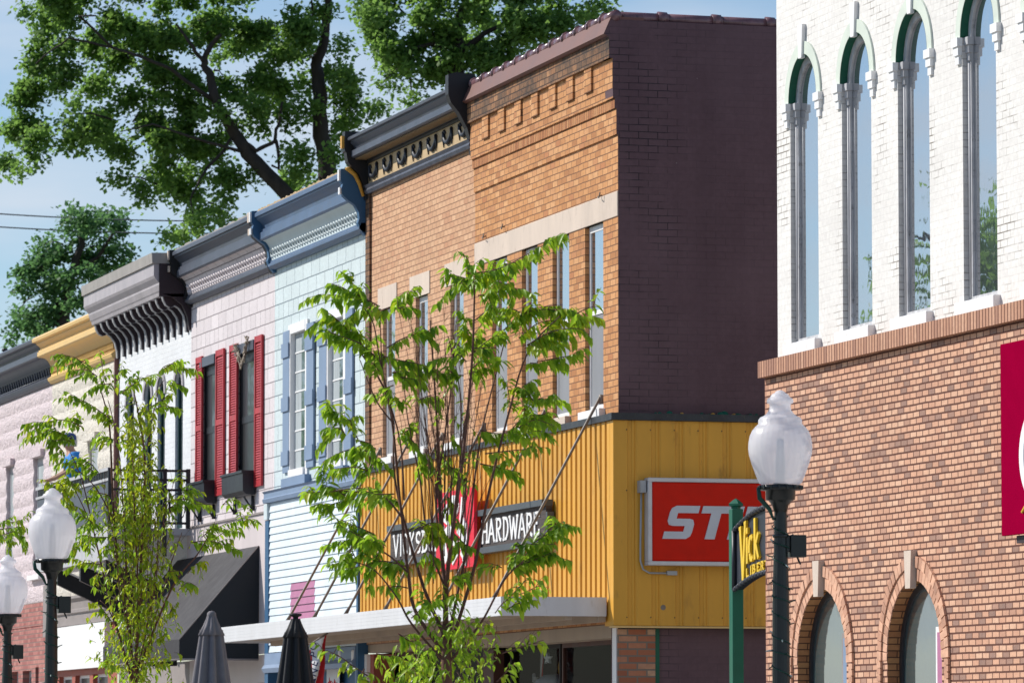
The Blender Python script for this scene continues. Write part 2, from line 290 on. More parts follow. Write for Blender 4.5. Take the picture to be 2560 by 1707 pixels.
# ------------------------------------------------------------------ mesh helpers
class MB:
    def __init__(s): s.v = []; s.f = []; s.m = []; s.sm = []
    def add(s, vs, fs, mi=0, smooth=False):
        b = len(s.v); s.v += [tuple(p) for p in vs]
        for f in fs: s.f.append([i+b for i in f]); s.m.append(mi); s.sm.append(smooth)
        return s
    def quad(s, a, b, c, d, mi=0): return s.add([a, b, c, d], [(0, 1, 2, 3)], mi)
    def box(s, x0, x1, y0, y1, z0, z1, mi=0):
        x0, x1 = min(x0, x1), max(x0, x1); y0, y1 = min(y0, y1), max(y0, y1); z0, z1 = min(z0, z1), max(z0, z1)
        return s.add([(x0, y0, z0), (x1, y0, z0), (x1, y1, z0), (x0, y1, z0), (x0, y0, z1), (x1, y0, z1), (x1, y1, z1), (x0, y1, z1)],
                     [(0, 3, 2, 1), (4, 5, 6, 7), (0, 1, 5, 4), (1, 2, 6, 5), (2, 3, 7, 6), (3, 0, 4, 7)], mi)
    def fb(s, y0, y1, z0, z1, o0, o1, mi=0): return s.box(X0-o0, X0-o1, y0, y1, z0, z1, mi)     # box in shop-front terms (o = out from the wall)
    def prism(s, poly, fn, a, b, mi=0, caps=(True, True)):      # polygon (2D) swept from a to b: fn(p, q, t) -> 3D
        n = len(poly)
        A = [fn(p, q, a) for p, q in poly]; B = [fn(p, q, b) for p, q in poly]
        s.add(A+B, [(i, (i+1) % n, n+(i+1) % n, n+i) for i in range(n)], mi)
        tri = tessellate_polygon([[Vector((p, q, 0)) for p, q in poly]])
        if caps[0]: s.add(A, [tuple(t) for t in tri], mi)
        if caps[1]: s.add(B, [tuple(t) for t in tri], mi)
        return s
    def sweep(s, prof, y0, y1, mi=0): return s.prism(prof, lambda o, z, t: (X0-o, t, z), y0, y1, mi)
    def wall(s, outer, holes, fn, front, depth, mi=0, mr=None):  # sheet with openings and their reveals
        loops = [outer]+holes
        tri = tessellate_polygon([[Vector((p, q, 0)) for p, q in l] for l in loops])
        pts = [fn(p, q, front) for l in loops for p, q in l]; s.add(pts, [tuple(t) for t in tri], mi)
        for h in holes:
            n = len(h); A = [fn(p, q, front) for p, q in h]; B = [fn(p, q, front-depth) for p, q in h]
            s.add(A+B, [(i, (i+1) % n, n+(i+1) % n, n+i) for i in range(n)], mi if mr is None else mr)
        return s
    def lathe(s, prof, seg=32, c=(0, 0, 0), mi=0, smooth=True, mod=None):
        vs = []
        for r, z in prof:
            for k in range(seg):
                a = 2*math.pi*k/seg; rr = r*(mod(a, z) if mod else 1); vs.append((c[0]+rr*math.cos(a), c[1]+rr*math.sin(a), c[2]+z))
        n = len(prof)
        fs = [(i*seg+k, i*seg+(k+1) % seg, (i+1)*seg+(k+1) % seg, (i+1)*seg+k) for i in range(n-1) for k in range(seg)]
        s.add(vs, fs, mi, smooth)
        return s
    def tube(s, pts, radii, seg=6, mi=0, cap=True):
        pts = [Vector(p) for p in pts]; vs = []; n = len(pts)
        if isinstance(radii, (int, float)): radii = [radii]*n
        ref = Vector((.31, .17, .93))
        for i, p in enumerate(pts):
            d = (pts[min(i+1, n-1)]-pts[max(i-1, 0)])
            if d.length < 1e-9: d = Vector((0, 0, 1))
            d.normalize(); a = d.cross(ref)
            if a.length < .05: a = d.cross(Vector((1, 0, 0)))
            a.normalize(); b = d.cross(a)
            for k in range(seg):
                t = 2*math.pi*k/seg; vs.append(p+(a*math.cos(t)+b*math.sin(t))*radii[i])
        fs = [(i*seg+k, i*seg+(k+1) % seg, (i+1)*seg+(k+1) % seg, (i+1)*seg+k) for i in range(n-1) for k in range(seg)]
        if cap: fs += [tuple(range(seg-1, -1, -1)), tuple((n-1)*seg+k for k in range(seg))]
        return s.add(vs, fs, mi, True)
    def build(s, name, mats, parent=None, label=None):
        off = Vector((0, 0, 0)); p = parent
        while p is not None: off += p.location; p = p.parent
        me = bpy.data.meshes.new(name); me.from_pydata([(a[0]-off.x, a[1]-off.y, a[2]-off.z) for a in s.v], [], s.f)
        for m in (mats if isinstance(mats, (list, tuple)) else [mats]): me.materials.append(M[m] if isinstance(m, str) else m)
        me.polygons.foreach_set('material_index', s.m); me.polygons.foreach_set('use_smooth', s.sm); me.update()
        o = bpy.data.objects.new(name, me); COL.objects.link(o)
        if parent: o.parent = parent
        if label: o['label'] = label
        return o
def thing(name, label, cat, loc=(0, 0, 0), group=None):
    o = bpy.data.objects.new(name, None); o.empty_display_size = .3; COL.objects.link(o); o.location = loc
    o['label'] = label; o['category'] = cat
    if group: o['group'] = group
    return o
def tag(o, label, cat, group=None):
    o['label'] = label; o['category'] = cat
    if group: o['group'] = group
    return o
def struct(o): o['kind'] = 'structure'; return o
def bevel(o, wdt=.008, seg=2):
    m = o.modifiers.new('bevel', 'BEVEL'); m.width = wdt; m.segments = seg; m.limit_method = 'ANGLE'; return o
def rect(a0, a1, b0, b1): return [(a0, b0), (a1, b0), (a1, b1), (a0, b1)]
def arch(c, hw, z0, zs, n=16, k=1.):
    return [(c-hw, z0), (c+hw, z0)]+[(c+hw*math.cos(math.pi*i/n), zs+hw*k*math.sin(math.pi*i/n)) for i in range(n+1)]
FY = lambda p, q, t: (X0-t, p, q)                             # (y, z, out) -> place
GROUND_Z = 0.

# ------------------------------------------------------------------ ground
g = MB(); g.quad((-900, -400, -.02), (900, -400, -.02), (900, 1500, -.02), (-900, 1500, -.02)); struct(g.build('ground', 'dirt'))
g = MB(); g.quad((-6, -40, 0.0), (6.6, -40, 0), (6.6, 400, 0), (-6, 400, 0)); struct(g.build('road', 'asphalt'))
g = MB()
for k in range(-4, 40): g.quad((.24, k*9, .004), (.36, k*9, .004), (.36, k*9+4, .004), (.24, k*9+4, .004))
struct(g.build('road_markings', 'roadpaint'))
g = MB(); g.box(6.75, X0+.1, -20, 200, -.05, .13); struct(g.build('sidewalk', 'concrete'))
g = MB(); g.box(6.6, 6.75, -20, 200, -.05, .134); struct(g.build('kerb', 'kerb'))
g = MB(); g.quad((X0+.1, 46.8, .01), (40, 46.8, .01), (40, 51.5, .01), (X0+.1, 51.5, .01)); struct(g.build('side_lane', 'asphalt'))

# ------------------------------------------------------------------ shop-row buildings
YE = {k: Yat(u) for k, u in dict(corner=1542, s12=1187, s23=916, s34=683, s45=473, s56=289, s67=128).items()}
YE['end'] = 99.
YE['near'] = 46.7
def shell(parent, y0, y1, z1, xb, mat_side='dark_brown', name='side_wall', roofz=None):
    rz = z1-.5 if roofz is None else roofz
    r = MB(); r.box(X0+.25, xb, y0+.02, y1-.02, rz-.1, rz); r.build('roof', 'roof', parent)
    b = MB(); b.box(xb, xb+.2, y0, y1, 0, rz); b.build('back_wall', 'orange_brick', parent)
def sash_window(parent, y0, y1, z0, z1, o, frame, up_, lo_, split=.5, ft=.05, name='window', muntins=None, label=None):
    w_ = MB(); t = ft; zm = z0+(z1-z0)*split
    w_.fb(y0, y0+t, z0, z1, o-.06, o); w_.fb(y1-t, y1, z0, z1, o-.06, o)
    w_.fb(y0+t, y1-t, z1-t*1.4, z1, o-.06, o); w_.fb(y0+t, y1-t, z0, z0+t*1.2, o-.06, o)
    w_.fb(y0+t, y1-t, zm-t*.5, zm+t*.5, o-.055, o-.002)
    fr = w_.build(name, frame, parent, label)
    p = MB(); p.fb(y0+t, y1-t, zm+t*.5, z1-t*1.4, o-.05, o-.010); p.build('pane', up_, fr)
    p = MB(); p.fb(y0+t, y1-t, z0+t*1.2, zm-t*.5, o-.055, o-.012); p.build('pane', lo_, fr)
    if muntins:
        mm = MB(); nz_, ny_ = muntins
        for k in range(1, nz_):
            z = z0+(z1-z0)*k/nz_; mm.fb(y0+t, y1-t, z-.009, z+.009, o-.034, o-.018)
        for k in range(1, ny_):
            y = y0+(y1-y0)*k/ny_; mm.fb(y-.009, y+.009, z0+t, z1-t, o-.036, o-.016)
        mm.build('muntins', frame, fr)
    return fr

# ---- corner building: orange brick, tiled parapet, purple side wall
yc, ys = YE['corner'], YE['s12']
ZT = lambda v: Zat(1542, v)
zcap, zd0, zd1, zs0, zs1, zl = ZT(92), ZT(147), ZT(222), ZT(247), ZT(272), ZT(337)
zlin1, zlin0, zhead, zsill, zyt, zyb = ZT(478), ZT(541), ZT(541)-.0, ZT(1013), ZT(1053), ZT(1564)
B1 = thing('corner_shop_building', 'orange brick corner building with tiled parapet and dark purple painted side wall', 'building', (X0+5, (yc+ys)/2, 0))
win1 = [(Yat(1510), Yat(1464)), (Yat(1424), Yat(1382)), (Yat(1344.5), Yat(1304.6)), (Yat(1268), Yat(1230))]
mb = MB(); mb.wall(rect(yc-.084, ys, zyb+.02, zl), [rect(a, b, zsill, zhead) for a, b in win1], FY, 0, .07)
mb.fb(yc-.084, ys-.0, zl, zs1, -.2, .018); mb.build('wall', 'orange_brick', B1)
mb = MB(); mb.fb(yc-.084, ys, zs1, zs0, -.2, .036); mb.build('soldier_course', 'orange_soldier', B1)
mb = MB(); mb.fb(yc-.084, ys, zs0, zd1, -.2, .056); mb.fb(yc-.084, ys, zd1, zd0, -.2, .062)
for u in (1216, 1256.4, 1298.5, 1341, 1386, 1430, 1476.5):
    y = Yat(u, .1); mb.fb(y, y+.27, zd1+.06, zd0-.001, .063, .086)
mb.build('corbel_band', 'orange_brick', B1)
mb = MB(); mb.fb(yc-.084, ys, zd0, zcap, -.2, .10); mb.build('upper_courses', 'stained_brick', B1)
ztop = ZT(30)
mb = MB(); mb.sweep([(.13, zcap), (.16, zcap+.02), (.075, ztop-.06), (-.3, ztop-.06), (-.3, zcap)], yc-.08, ys); mb.build('parapet_cap', 'brown_cap', B1)
mb = MB()                                                    # glazed coping tiles with raised collars, front and side
n = 12; L = (ys-yc+.1)/n
for k in range(n):
    y0 = yc-.1+k*L
    mb.tube([(X0-.02, y0+.002, ztop-.045), (X0-.02, y0+L-.002, ztop-.045)], [.062, .062], 12)
    mb.tube([(X0-.02, y0+L-.09, ztop-.042), (X0-.02, y0+L-.02, ztop-.042)], [.080, .074], 12)
for k in range(16):
    x0 = X0-.02+k*.62; mb.tube([(x0, yc+.0, ztop-.052-.004*k), (x0+.617, yc+.0, ztop-.056-.004*k)], [.062, .062], 12)
    mb.tube([(x0+.5, yc, ztop-.05-.004*k), (x0+.6, yc, ztop-.05-.004*k)], [.078, .072], 12)
mb.build('coping_tiles', 'tile_glaze', B1)
mb = MB(); pr = [(X0-.075, ztop-.09), (X0-.155, zcap+.02), (X0-.099, zcap-.01), (X0-.099, zd0), (X0-.060, zd0), (X0-.060, zd1), (X0-.055, zs0), (X0-.035, zs0), (X0-.035, zs1), (X0-.017, zs1), (X0-.017, zl), (X0+.001, zl), (X0+.001, 0), (X0+11, 0), (X0+11, ztop-.16)]
mb.prism(pr, lambda a, b, t: (a, t, b), yc-.085, yc+.2); mb.build('side_wall', 'purple_wall', B1)
mb = MB(); mb.fb(yc-.084, ys+.0, zlin0, zlin1, -.1, .010); bevel(mb.build('lintel', 'stone', B1), .006)
shell(B1, yc+.2, ys, ztop, X0+11, roofz=ztop-.6)
for i, (a, b) in enumerate(win1):
    sash_window(B1, a, b, zsill, zhead, -.05, 'white_trim', 'glass_sky', 'screen', .53, .05)
    mb = MB(); mb.fb(a-.06, b+.06, zsill-.10, zsill, -.15, .07); bevel(mb.build('window_sill', 'stone' if i % 2 else 'white_trim', B1), .006)
mb = MB(); mb.fb(yc-.03, ys, zsill-.17, zsill-.10, -.02, .03); mb.build('sill_course', 'stone', B1)
for u, v in ((1505, 488), (1215, 590), (1262, 566)):
    p = on_x(u, v); mb = MB(); mb.tube([p, p+Vector((-.05, 0, -.02)), p+Vector((-.06, -.08, -.04)), p+Vector((-.05, -.09, .02))], .007, 5); mb.build('iron_hook', 'rod', B1)
# yellow ribbed metal fascia over both halves of the store, wrapping the corner
yw, of = YE['s23']-.05, .10
mb = MB(); pts = []; y = yc-.10
prof = [(y, .0)]
while y < yw:
    prof += [(y, of-.032), (y+.018, of), (y+.125, of), (y+.143, of-.032)]; y += .19
prof = [(min(a, yw), b) for a, b in prof]+[(yw, 0)]
mb.prism(prof, lambda a, b, t: (X0-b, a, t), 3.12, zyt); mb.fb(yc-.099, yc+.12, zyb, 3.119, 0, of-.004)
xs = X0-of+.0; prof2 = [(xs, 0)]; x = xs
k = 0
while x < X0+8:
    prof2 += [(x, .128), (x+.16, .128), (x+.17, .112), (x+.205, .112), (x+.215, .122), (x+.235, .122), (x+.245, .112), (x+.27, .128)]; x += .27
prof2 += [(x, 0)]
mb.prism(prof2, lambda a, b, t: (a, yc-.09-b, t), zyb, zyt)
fas = mb.build('metal_fascia', 'yellow_metal', B1)
mb = MB(); mb.box(X0-of-.03, X0-.03, yc-.25, yw, zyt+.003, zyt+.075); mb.box(X0-of-.028, X0+8, yc-.255, yc-.1, zyt+.003, zyt+.08); mb.build('flashing', 'flashing', B1)
mb = MB(); mb.box(X0-of-.012, X0+8, yc-.232, yc-.1, zyb-.022, zyb-.004); mb.build('edge_trim', 'yellow_trim', B1)
mb = MB(); mb.box(X0-.02, X0+.40, yc-.12, yc-.086, .13, zyb-.03); mb.build('corner_pier', 'pier_brick', B1)
mb = MB(); mb.box(X0+.4, X0+.45, yc-.11, yc-.087, .13, zyb-.03); mb.build('painted_strip', 'dark_green', B1)
mb = MB()
for k in range(30):
    x = X0+.02+.27*k+.03
    for z in (zyb+.09, .5*(zyb+zyt)+.35, zyt-.1): mb.lathe([(.001, .0), (.008, .0)], 6, (x, yc-.2315, z)); 
v_ = mb.v; mb.v = [(a, yc-.219-(b-b)-.001, c+(b-(yc-.2315))) for a, b, c in v_]; mb.build('fasteners', 'bark_dark', B1)
p_ = on_x(1, 1); xq = X0+.46; mb = MB(); mb.lathe([(.001, 0), (.03, .0)], 10, (xq, yc-.2315, 3.18)); mb.v = [(a, yc-.2195, c+(b-(yc-.2315))) for a, b, c in mb.v]; mb.build('patch', 'rod', B1)
# moss and loose debris on the flashing along the purple wall
mb = MB()
for k in range(46):
    x = X0+.3+random.random()*2.2; r = .012+.03*random.random()*(1.6 if .5 < x-X0 < 1.2 else .6)
    mb.lathe([(0.001, r*.8), (r*.7, r*.55), (r, .0)], 7, (x, yc-.17+random.uniform(-.04, .05), zyt+.08), random.choice((0, 0, 1, 2)), True)
mb.build('debris', ['dark_green', 'bark_dark', 'gold'], B1)
# storefront below the canopy
zc = 2.86
mb = MB(); mb.fb(yc+.0, ys, zc, 3.14, -.6, -.02); mb.fb(yc, ys, .13, .6, -.32, -.3); mb.build('shop_front', 'soffit', B1)
def shop_window(parent, y0, y1, z0, z1, o, frame, depth=1.2, clear=True):
    w_ = MB(); t = .05
    w_.fb(y0, y0+t, z0, z1, o-.05, o); w_.fb(y1-t, y1, z0, z1, o-.05, o); w_.fb(y0+t, y1-t, z1-t, z1, o-.05, o); w_.fb(y0+t, y1-t, z0, z0+t, o-.05, o)
    fr = w_.build('shop_window', frame, parent)
    p = MB(); p.quad(FY(y0+t, z0+t, o-.02), FY(y1-t, z0+t, o-.02), FY(y1-t, z1-t, o-.02), FY(y0+t, z1-t, o-.02)); p.build('pane', 'shop_glass' if clear else 'glass_dark', fr)
    if clear:
        b = MB(); b.add([FY(y0, z0, o-depth), FY(y1, z0, o-depth), FY(y1, z1, o-depth), FY(y0, z1, o-depth)], [(0, 1, 2, 3)])
        b.quad(FY(y0, z0, o-.05), FY(y0, z0, o-depth), FY(y0, z1, o-depth), FY(y0, z1, o-.05)); b.quad(FY(y1, z0, o-.05), FY(y1, z0, o-depth), FY(y1, z1, o-depth), FY(y1, z1, o-.05))
        b.quad(FY(y0, z1, o-.05), FY(y1, z1, o-.05), FY(y1, z1, o-depth), FY(y0, z1, o-depth)); b.quad(FY(y0, z0, o-.05), FY(y1, z0, o-.05), FY(y1, z0, o-depth), FY(y0, z0, o-depth))
        b.build('display_box', 'dark_inside', fr)
    return fr
yd = Yat(1404, -.3)
shop_window(B1, yd+.05, ys-.5, .6, zc, -.3, 'dark_inside')
shop_window(B1, yc+.25, yd-.02, .6, zc, -.3, 'brown_post')
mb = MB(); mb.fb(Yat(1252, -.25), Yat(1226, -.25), .13, zyb-.15, -.29, -.16); mb.build('column', 'brown_post', B1)
mb = MB(); mb.box(X0-.02, X0+.06, yc-.05, yc+.1, .13, zyb-.02); mb.build('corner_post', 'white_trim', B1)

# ---- second half: tan brick with the swag frieze
B2 = thing('tan_shop_building', 'tan brick building with black cornice and swag frieze joining the corner building', 'building', (X0+5, (YE['s12']+YE['s23'])/2, 0))
y0, y1 = YE['s12'], YE['s23']
win2 = [(Yat(1158), Yat(1125)), (Yat(1068), Yat(1037.5)), (Yat(986), Yat(955))]
zl2 = 7.30
mb = MB(); mb.wall(rect(y0, y1, zyb+.02, 9.0), [rect(a, b, zsill, zl2) for a, b in win2], FY, 0, .07); mb.build('wall', 'tan_brick', B2)
mb = MB(); mb.fb(y1-.22, y1, 5.3, 8.9, .0, .03); mb.build('pilaster', 'stained_brick', B2)
for (a, b), (ua, ub) in zip(win2, ((1166, 1112), (1074, 1024), (991, 944))):
    sash_window(B2, a, b, zsill, zl2, -.05, 'white_trim', 'glass_sky', 'screen', .53, .05)
    mb = MB(); mb.fb(Yat(ua), Yat(ub), zl2, zl2+.28, -.05, .012); mb.build('lintel', 'stone', B2)
    mb = MB(); mb.fb(a-.06, b+.06, zsill-.10, zsill, -.15, .07); mb.build('window_sill', 'white_trim', B2)
mb = MB(); mb.sweep([(-.1, 9.30), (.02, 9.30), (.05, 9.33), (.235, 9.33), (.255, 9.345), (.255, 9.42), (.23, 9.43), (.205, 9.44), (.22, 9.48), (.265, 9.53), (.265, 9.55), (.305, 9.555), (.31, 9.585), (.29, 9.60), (-.1, 9.60)], y0+.12, y1-.12)
mb.sweep([(.0, 8.86), (.055, 8.86), (.075, 8.90), (.06, 8.93), (.085, 8.97), (.0, 8.97)], y0+.02, y1-.12)
cor = mb.build('cornice', 'slate_paint', B2)
mb = MB(); mb.fb(y0+.1, y1-.1, 8.97, 9.30, .001, .02); mb.build('frieze', 'tan_frieze', cor)
mb = MB(); mb.fb(y0+.12, y1-.12, 9.310, 9.327, .055, .2); mb.build('cornice_soffit', 'soffit_tan', cor)
mb = MB(); mb.fb(y0+.12, y1-.12, 9.262, 9.298, .021, .045); mb.build('bed_moulding', 'black_paint', cor)
ns = 7
for k in range(ns):
    c = y0+.42+(y1-y0-.85)*k/(ns-1); mb = MB(); r = .19
    pts = [(c+r*math.cos(t), 9.20+.02-.155*math.sin(t)) for t in [math.pi*i/10 for i in range(11)]]
    mb.tube([FY(a, b, .035) for a, b in pts], [.012+.018*math.sin(math.pi*i/10) for i in range(11)], 7)
    for sgn in (-1, 1):
        mb.tube([FY(c+sgn*r, 9.22, .035), FY(c+sgn*(r+.015), 9.12, .035), FY(c+sgn*(r+.0), 9.02, .03)], [.024, .015, .006], 6)
        mb.tube([FY(c+sgn*(r-.01), 9.225, .03), FY(c+sgn*(r-.07), 9.19, .03)], [.02, .01], 6)
    mb.build('swag', 'sign_navy', cor)
def endblock(parent, yy, th, prof, mat='black_paint', name='end_bracket'):
    m_ = MB(); m_.sweep(prof, yy, yy+th); return m_.build(name, mat, parent)
EB = [(0, 8.78), (.03, 8.78), (.06, 8.95), (.10, 9.1), (.20, 9.28), (.30, 9.40), (.335, 9.5), (.335, 9.74), (.24, 9.77), (0, 9.75)]
endblock(cor, y0+.0, .14, EB)
eb = endblock(cor, y1-.13, .15, [(0, 8.78), (.05, 8.80), (.09, 9.0), (.14, 9.12), (.25, 9.22), (.30, 9.28), (.32, 9.4), (.34, 9.42), (.34, 9.68), (0, 9.68)])
mb = MB(); mb.tube([FY(y1-.06, 8.84, .075), FY(y1-.06, 9.0, .125), FY(y1-.06, 9.12, .185), FY(y1-.06, 9.19, .27), FY(y1-.06, 9.20, .31)], [.02, .026, .03, .034, .02], 8)
mb.build('gilt_leaf', 'gold', eb)
mb = MB(); mb.fb(y1-.10, y1-.02, 9.46, 9.62, .341, .375); mb.build('rosette', 'gold', eb)
shell(B2, y0, y1, 9.5, X0+13, roofz=9.3)
mb = MB(); mb.fb(y0+.05, y1, 2.9, 3.14, -.5, -.02); mb.build('shop_front', 'soffit', B2)
shop_window(B2, y0+.3, Yat(905, -.3)-.3, .5, 2.9, -.3, 'brown_post')
mb = MB(); mb.fb(Yat(930, .0), Yat(902, .0), .13, zyb-.1, -.3, -.02); mb.build('column', 'red_post', B2)
mb = MB(); mb.fb(y1-.12, y1, .13, zyb-.1, -.02, .03); mb.build('end_post', 'white_trim', B2)

# ---- pressed-metal twins: light blue and lavender
TW = [(-.05, 8.78), (.235, 8.78), (.25, 8.80), (.25, 8.89), (.225, 8.90), (.225, 8.935), (.195, 8.945), (.205, 9.0), (.25, 9.05), (.295, 9.08), (.295, 9.105), (.325, 9.11), (.325, 9.16), (.29, 9.19), (-.05, 9.19)]
COVE = [(-.02, 8.46)]+[(.20-.165*math.cos(t)-.02, 8.50+.28*math.sin(t)) for t in [math.pi/2*i/8 for i in range(9)]]+[(-.02, 8.78)]
def coveprof(base, dep, zb, zt):
    pts = [(-.02, zb)]+[(base+dep*(1-math.cos(math.pi/2*i/8)), zb+(zt-zb)*math.sin(math.pi/2*i/8)) for i in range(9)]+[(-.02, zt)]
    return pts
def twin(name, label, y0, y1, crown, trim, orn, block, endmat, tipmat):
    b = thing(name, label, 'building', (X0+5, (y0+y1)/2, 0))
    mb = MB(); mb.sweep(TW, y0+.03, y1-.03); c = mb.build('cornice', crown, b)
    mb = MB(); mb.sweep(coveprof(.075, .13, 8.50, 8.78), y0+.10, y1-.10); mb.build('frieze', trim, c)
    mb = MB(); nn = 34
    for k in range(nn):
        yy = y0+.2+(y1-y0-.4)*k/(nn-1)
        mb.tube([FY(yy+.055*math.cos(t), 8.60+.05*math.sin(t), .093+.02*math.sin(t)) for t in [i*.75 for i in range(9)]], [.013]*9, 5)
        mb.tube([FY(yy-.02, 8.53, .083), FY(yy+.05, 8.56, .088), FY(yy+.06, 8.65, .105)], [.009, .014, .008], 5)
    mb.build('scroll_ornament', orn, c)
    mb = MB(); mb.sweep([(-.02, 8.38), (.06, 8.38), (.115, 8.42), (.115, 8.45), (.095, 8.47), (.09, 8.50), (-.02, 8.50)], y0, y1-.05); mb.build('lower_moulding', crown, c)
    S = [(0, 8.34), (.04, 8.34), (.10, 8.42), (.13, 8.50), (.11, 8.56), (.12, 8.64), (.17, 8.73), (.26, 8.79), (.33, 8.85), (.35, 8.95), (.335, 9.0), (.36, 9.04), (.36, 9.2), (0, 9.22)]
    for yy in (y0-.0, y1-.10):
        e = endblock(c, yy, .11, S, endmat)
        m_ = MB(); m_.fb(yy+.015, yy+.095, 9.05, 9.19, .361, .385); m_.build('bracket_tip', tipmat, e); m_ = MB(); m_.fb(yy+.015, yy+.095, 8.87, 8.96, .352, .375); m_.build('bracket_tip', tipmat, e)
    rr = MB()
    prof = [(y0, 9.19)]+[(y0+(y1-y0)*k/60, 9.2+random.uniform(.0, .03)) for k in range(61)]+[(y1, 9.19)]
    rr.prism(prof, FY, .1, .28)
    rr.build('roof_edge', 'tan_frieze' if crown == 'blue_paint' else 'grey_cap', c)
    shell(b, y0, y1, 9.2, X0+13, roofz=9.1)
    return b
# light blue
y0, y1 = YE['s23'], YE['s34']
B3 = twin('light_blue_shop_building', 'light blue shop building with blue batten shutters and white framed windows', y0, y1, 'blue_paint', 'pale_blue', 'ornament_blue', 'blue_block', 'deep_blue', 'white_trim')
zw0, zw1 = 5.40, 7.52
wa, wb = (Yat(770), Yat(722)), (Yat(866), Yat(816))
mb = MB(); mb.wall(rect(y0, y1, 5.1, 8.42), [rect(a, b, zw0, zw1) for a, b in (wa, wb)], FY, 0, .12); mb.build('wall', 'blue_block', B3)
for a, b in (wa, wb):
    m_ = MB(); t = .13
    m_.fb(a, a+t, zw0, zw1, -.06, .03); m_.fb(b-t, b, zw0, zw1, -.06, .03); m_.fb(a+t, b-t, zw1-t, zw1, -.06, .035); m_.fb(a+t, b-t, zw0, zw0+.10, -.06, .06)
    fr = m_.build('window', 'white_trim', B3)
    p = MB(); p.fb(a+t, b-t, zw0+.10, zw1-t, -.05, -.04); p.build('pane', 'glass_green', fr)
    p = MB()
    for k in range(1, 7):
        z = zw0+.1+(zw1-t-zw0-.1)*k/7; p.fb(a+t, b-t, z-.010, z+.010, -.0385, -.03)
    p.build('muntins', 'white_trim', fr)
    cu = MB()
    cu.fb(b-t-.40, b-t, zw0+.10, zw1-t, -.0396, -.039); cu.build('curtain', 'curtain', fr)
    m_ = MB(); m_.fb(a-.12, b+.16, zw0-.19, zw0-.01, .0, .09); m_.build('window_sill', 'mid_blue', B3)
def batten_shutter(parent, a, b):
    m_ = MB(); m_.fb(a, b, 5.48, 7.45, .010, .035); sh = m_.build('shutter', 'mid_blue', parent)
    for z in (5.68, 6.43, 7.18): m_ = MB(); m_.fb(a-.015, b+.015, z-.10, z+.10, .036, .056); m_.build('batten', 'mid_blue', sh)
for ua, ub in ((720, 704), (781, 763), (813.5, 795), (878.6, 861)): batten_shutter(B3, Yat(ua, .03), Yat(ub, .03))
# lower part of the light blue front: trim band, clapboard, blue pilaster
ob = .10
mb = MB(); mb.sweep([(-.02, 5.09), (ob+.06, 5.09), (ob+.075, 5.14), (ob+.05, 5.16), (ob+.05, 5.22), (ob+.08, 5.25), (-.02, 5.27)], y0, y1); mb.build('trim_band', 'mid_blue', B3)
mb = MB(); z = 3.0
while z < 5.08:
    mb.sweep([(0, z), (ob+.022, z), (ob+.004, min(z+.103, 5.09)), (0, min(z+.103, 5.09))], y0+.09, y1-.22); z += .103
mb.build('clapboard', 'siding', B3)
mb = MB(); ym0, ym1 = Yat(788, ob), Yat(728, ob); z = 3.0
while z < 3.86:
    if z > 3.2: mb.sweep([(ob, z+.0015), (ob+.0245, z+.0015), (ob+.0065, z+.1025), (ob, z+.1025)], ym0, ym1)
    z += .103
mb.build('painted_patch', 'mauve', B3)
mb = MB(); mb.fb(y1-.215, y1+.0, .13, 4.85, -.02, ob+.03); mb.build('pilaster', 'deep_blue', B3)
mb = MB(); mb.fb(y0+.0, y0+.085, .13, 5.08, -.02, ob+.02); mb.build('pilaster', 'deep_blue', B3)
mb = MB(); mb.fb(y1-.20, y1-.0, 4.86, 5.08, .0, ob+.05); mb.build('pilaster_head', 'pale_blue', B3)
mb = MB(); mb.sweep([(-.02, 2.72), (ob+.05, 2.72), (ob+.08, 2.78), (ob+.04, 2.83), (ob+.03, 2.99), (-.02, 2.99)], y0+.1, y1-.02); mb.build('sign_band', 'mid_blue', B3)
mb = MB(); mb.fb(y0+.09, y1-.22, .13, 2.715, -.35, -.30); mb.build('shop_wall', 'deep_blue', B3)
for ua, ub in ((775, 712), (852, 815)):
    shop_window(B3, Yat(ub, -.25) if False else min(Yat(ua, -.25), Yat(ub, -.25)), max(Yat(ua, -.25), Yat(ub, -.25)), .7, 2.55, -.24, 'taupe', .05, False)
mb = MB(); mb.fb(y0+.3, y0+.55, .13, 2.71, -.3, .02); mb.build('door_post', 'mid_blue', B3)
for k, u in enumerate((853, 886)):
    p = on_x(u, 1644, X0-.12); mb = MB(); mb.lathe([(.001, .11), (.035, .105), (.042, .09), (.042, -.09), (.03, -.105), (.001, -.11)], 16, p); mb.box(p.x, X0+.0, p.y-.02, p.y+.02, p.z-.03, p.z+.03)
    tag(mb.build('wall_lamp', 'white_trim'), ['white cylinder wall lamp beside the red patterned poster', 'white cylinder wall lamp next to the red brick column'][k], 'lamp', 'cylinder wall lamps under the white canopy')
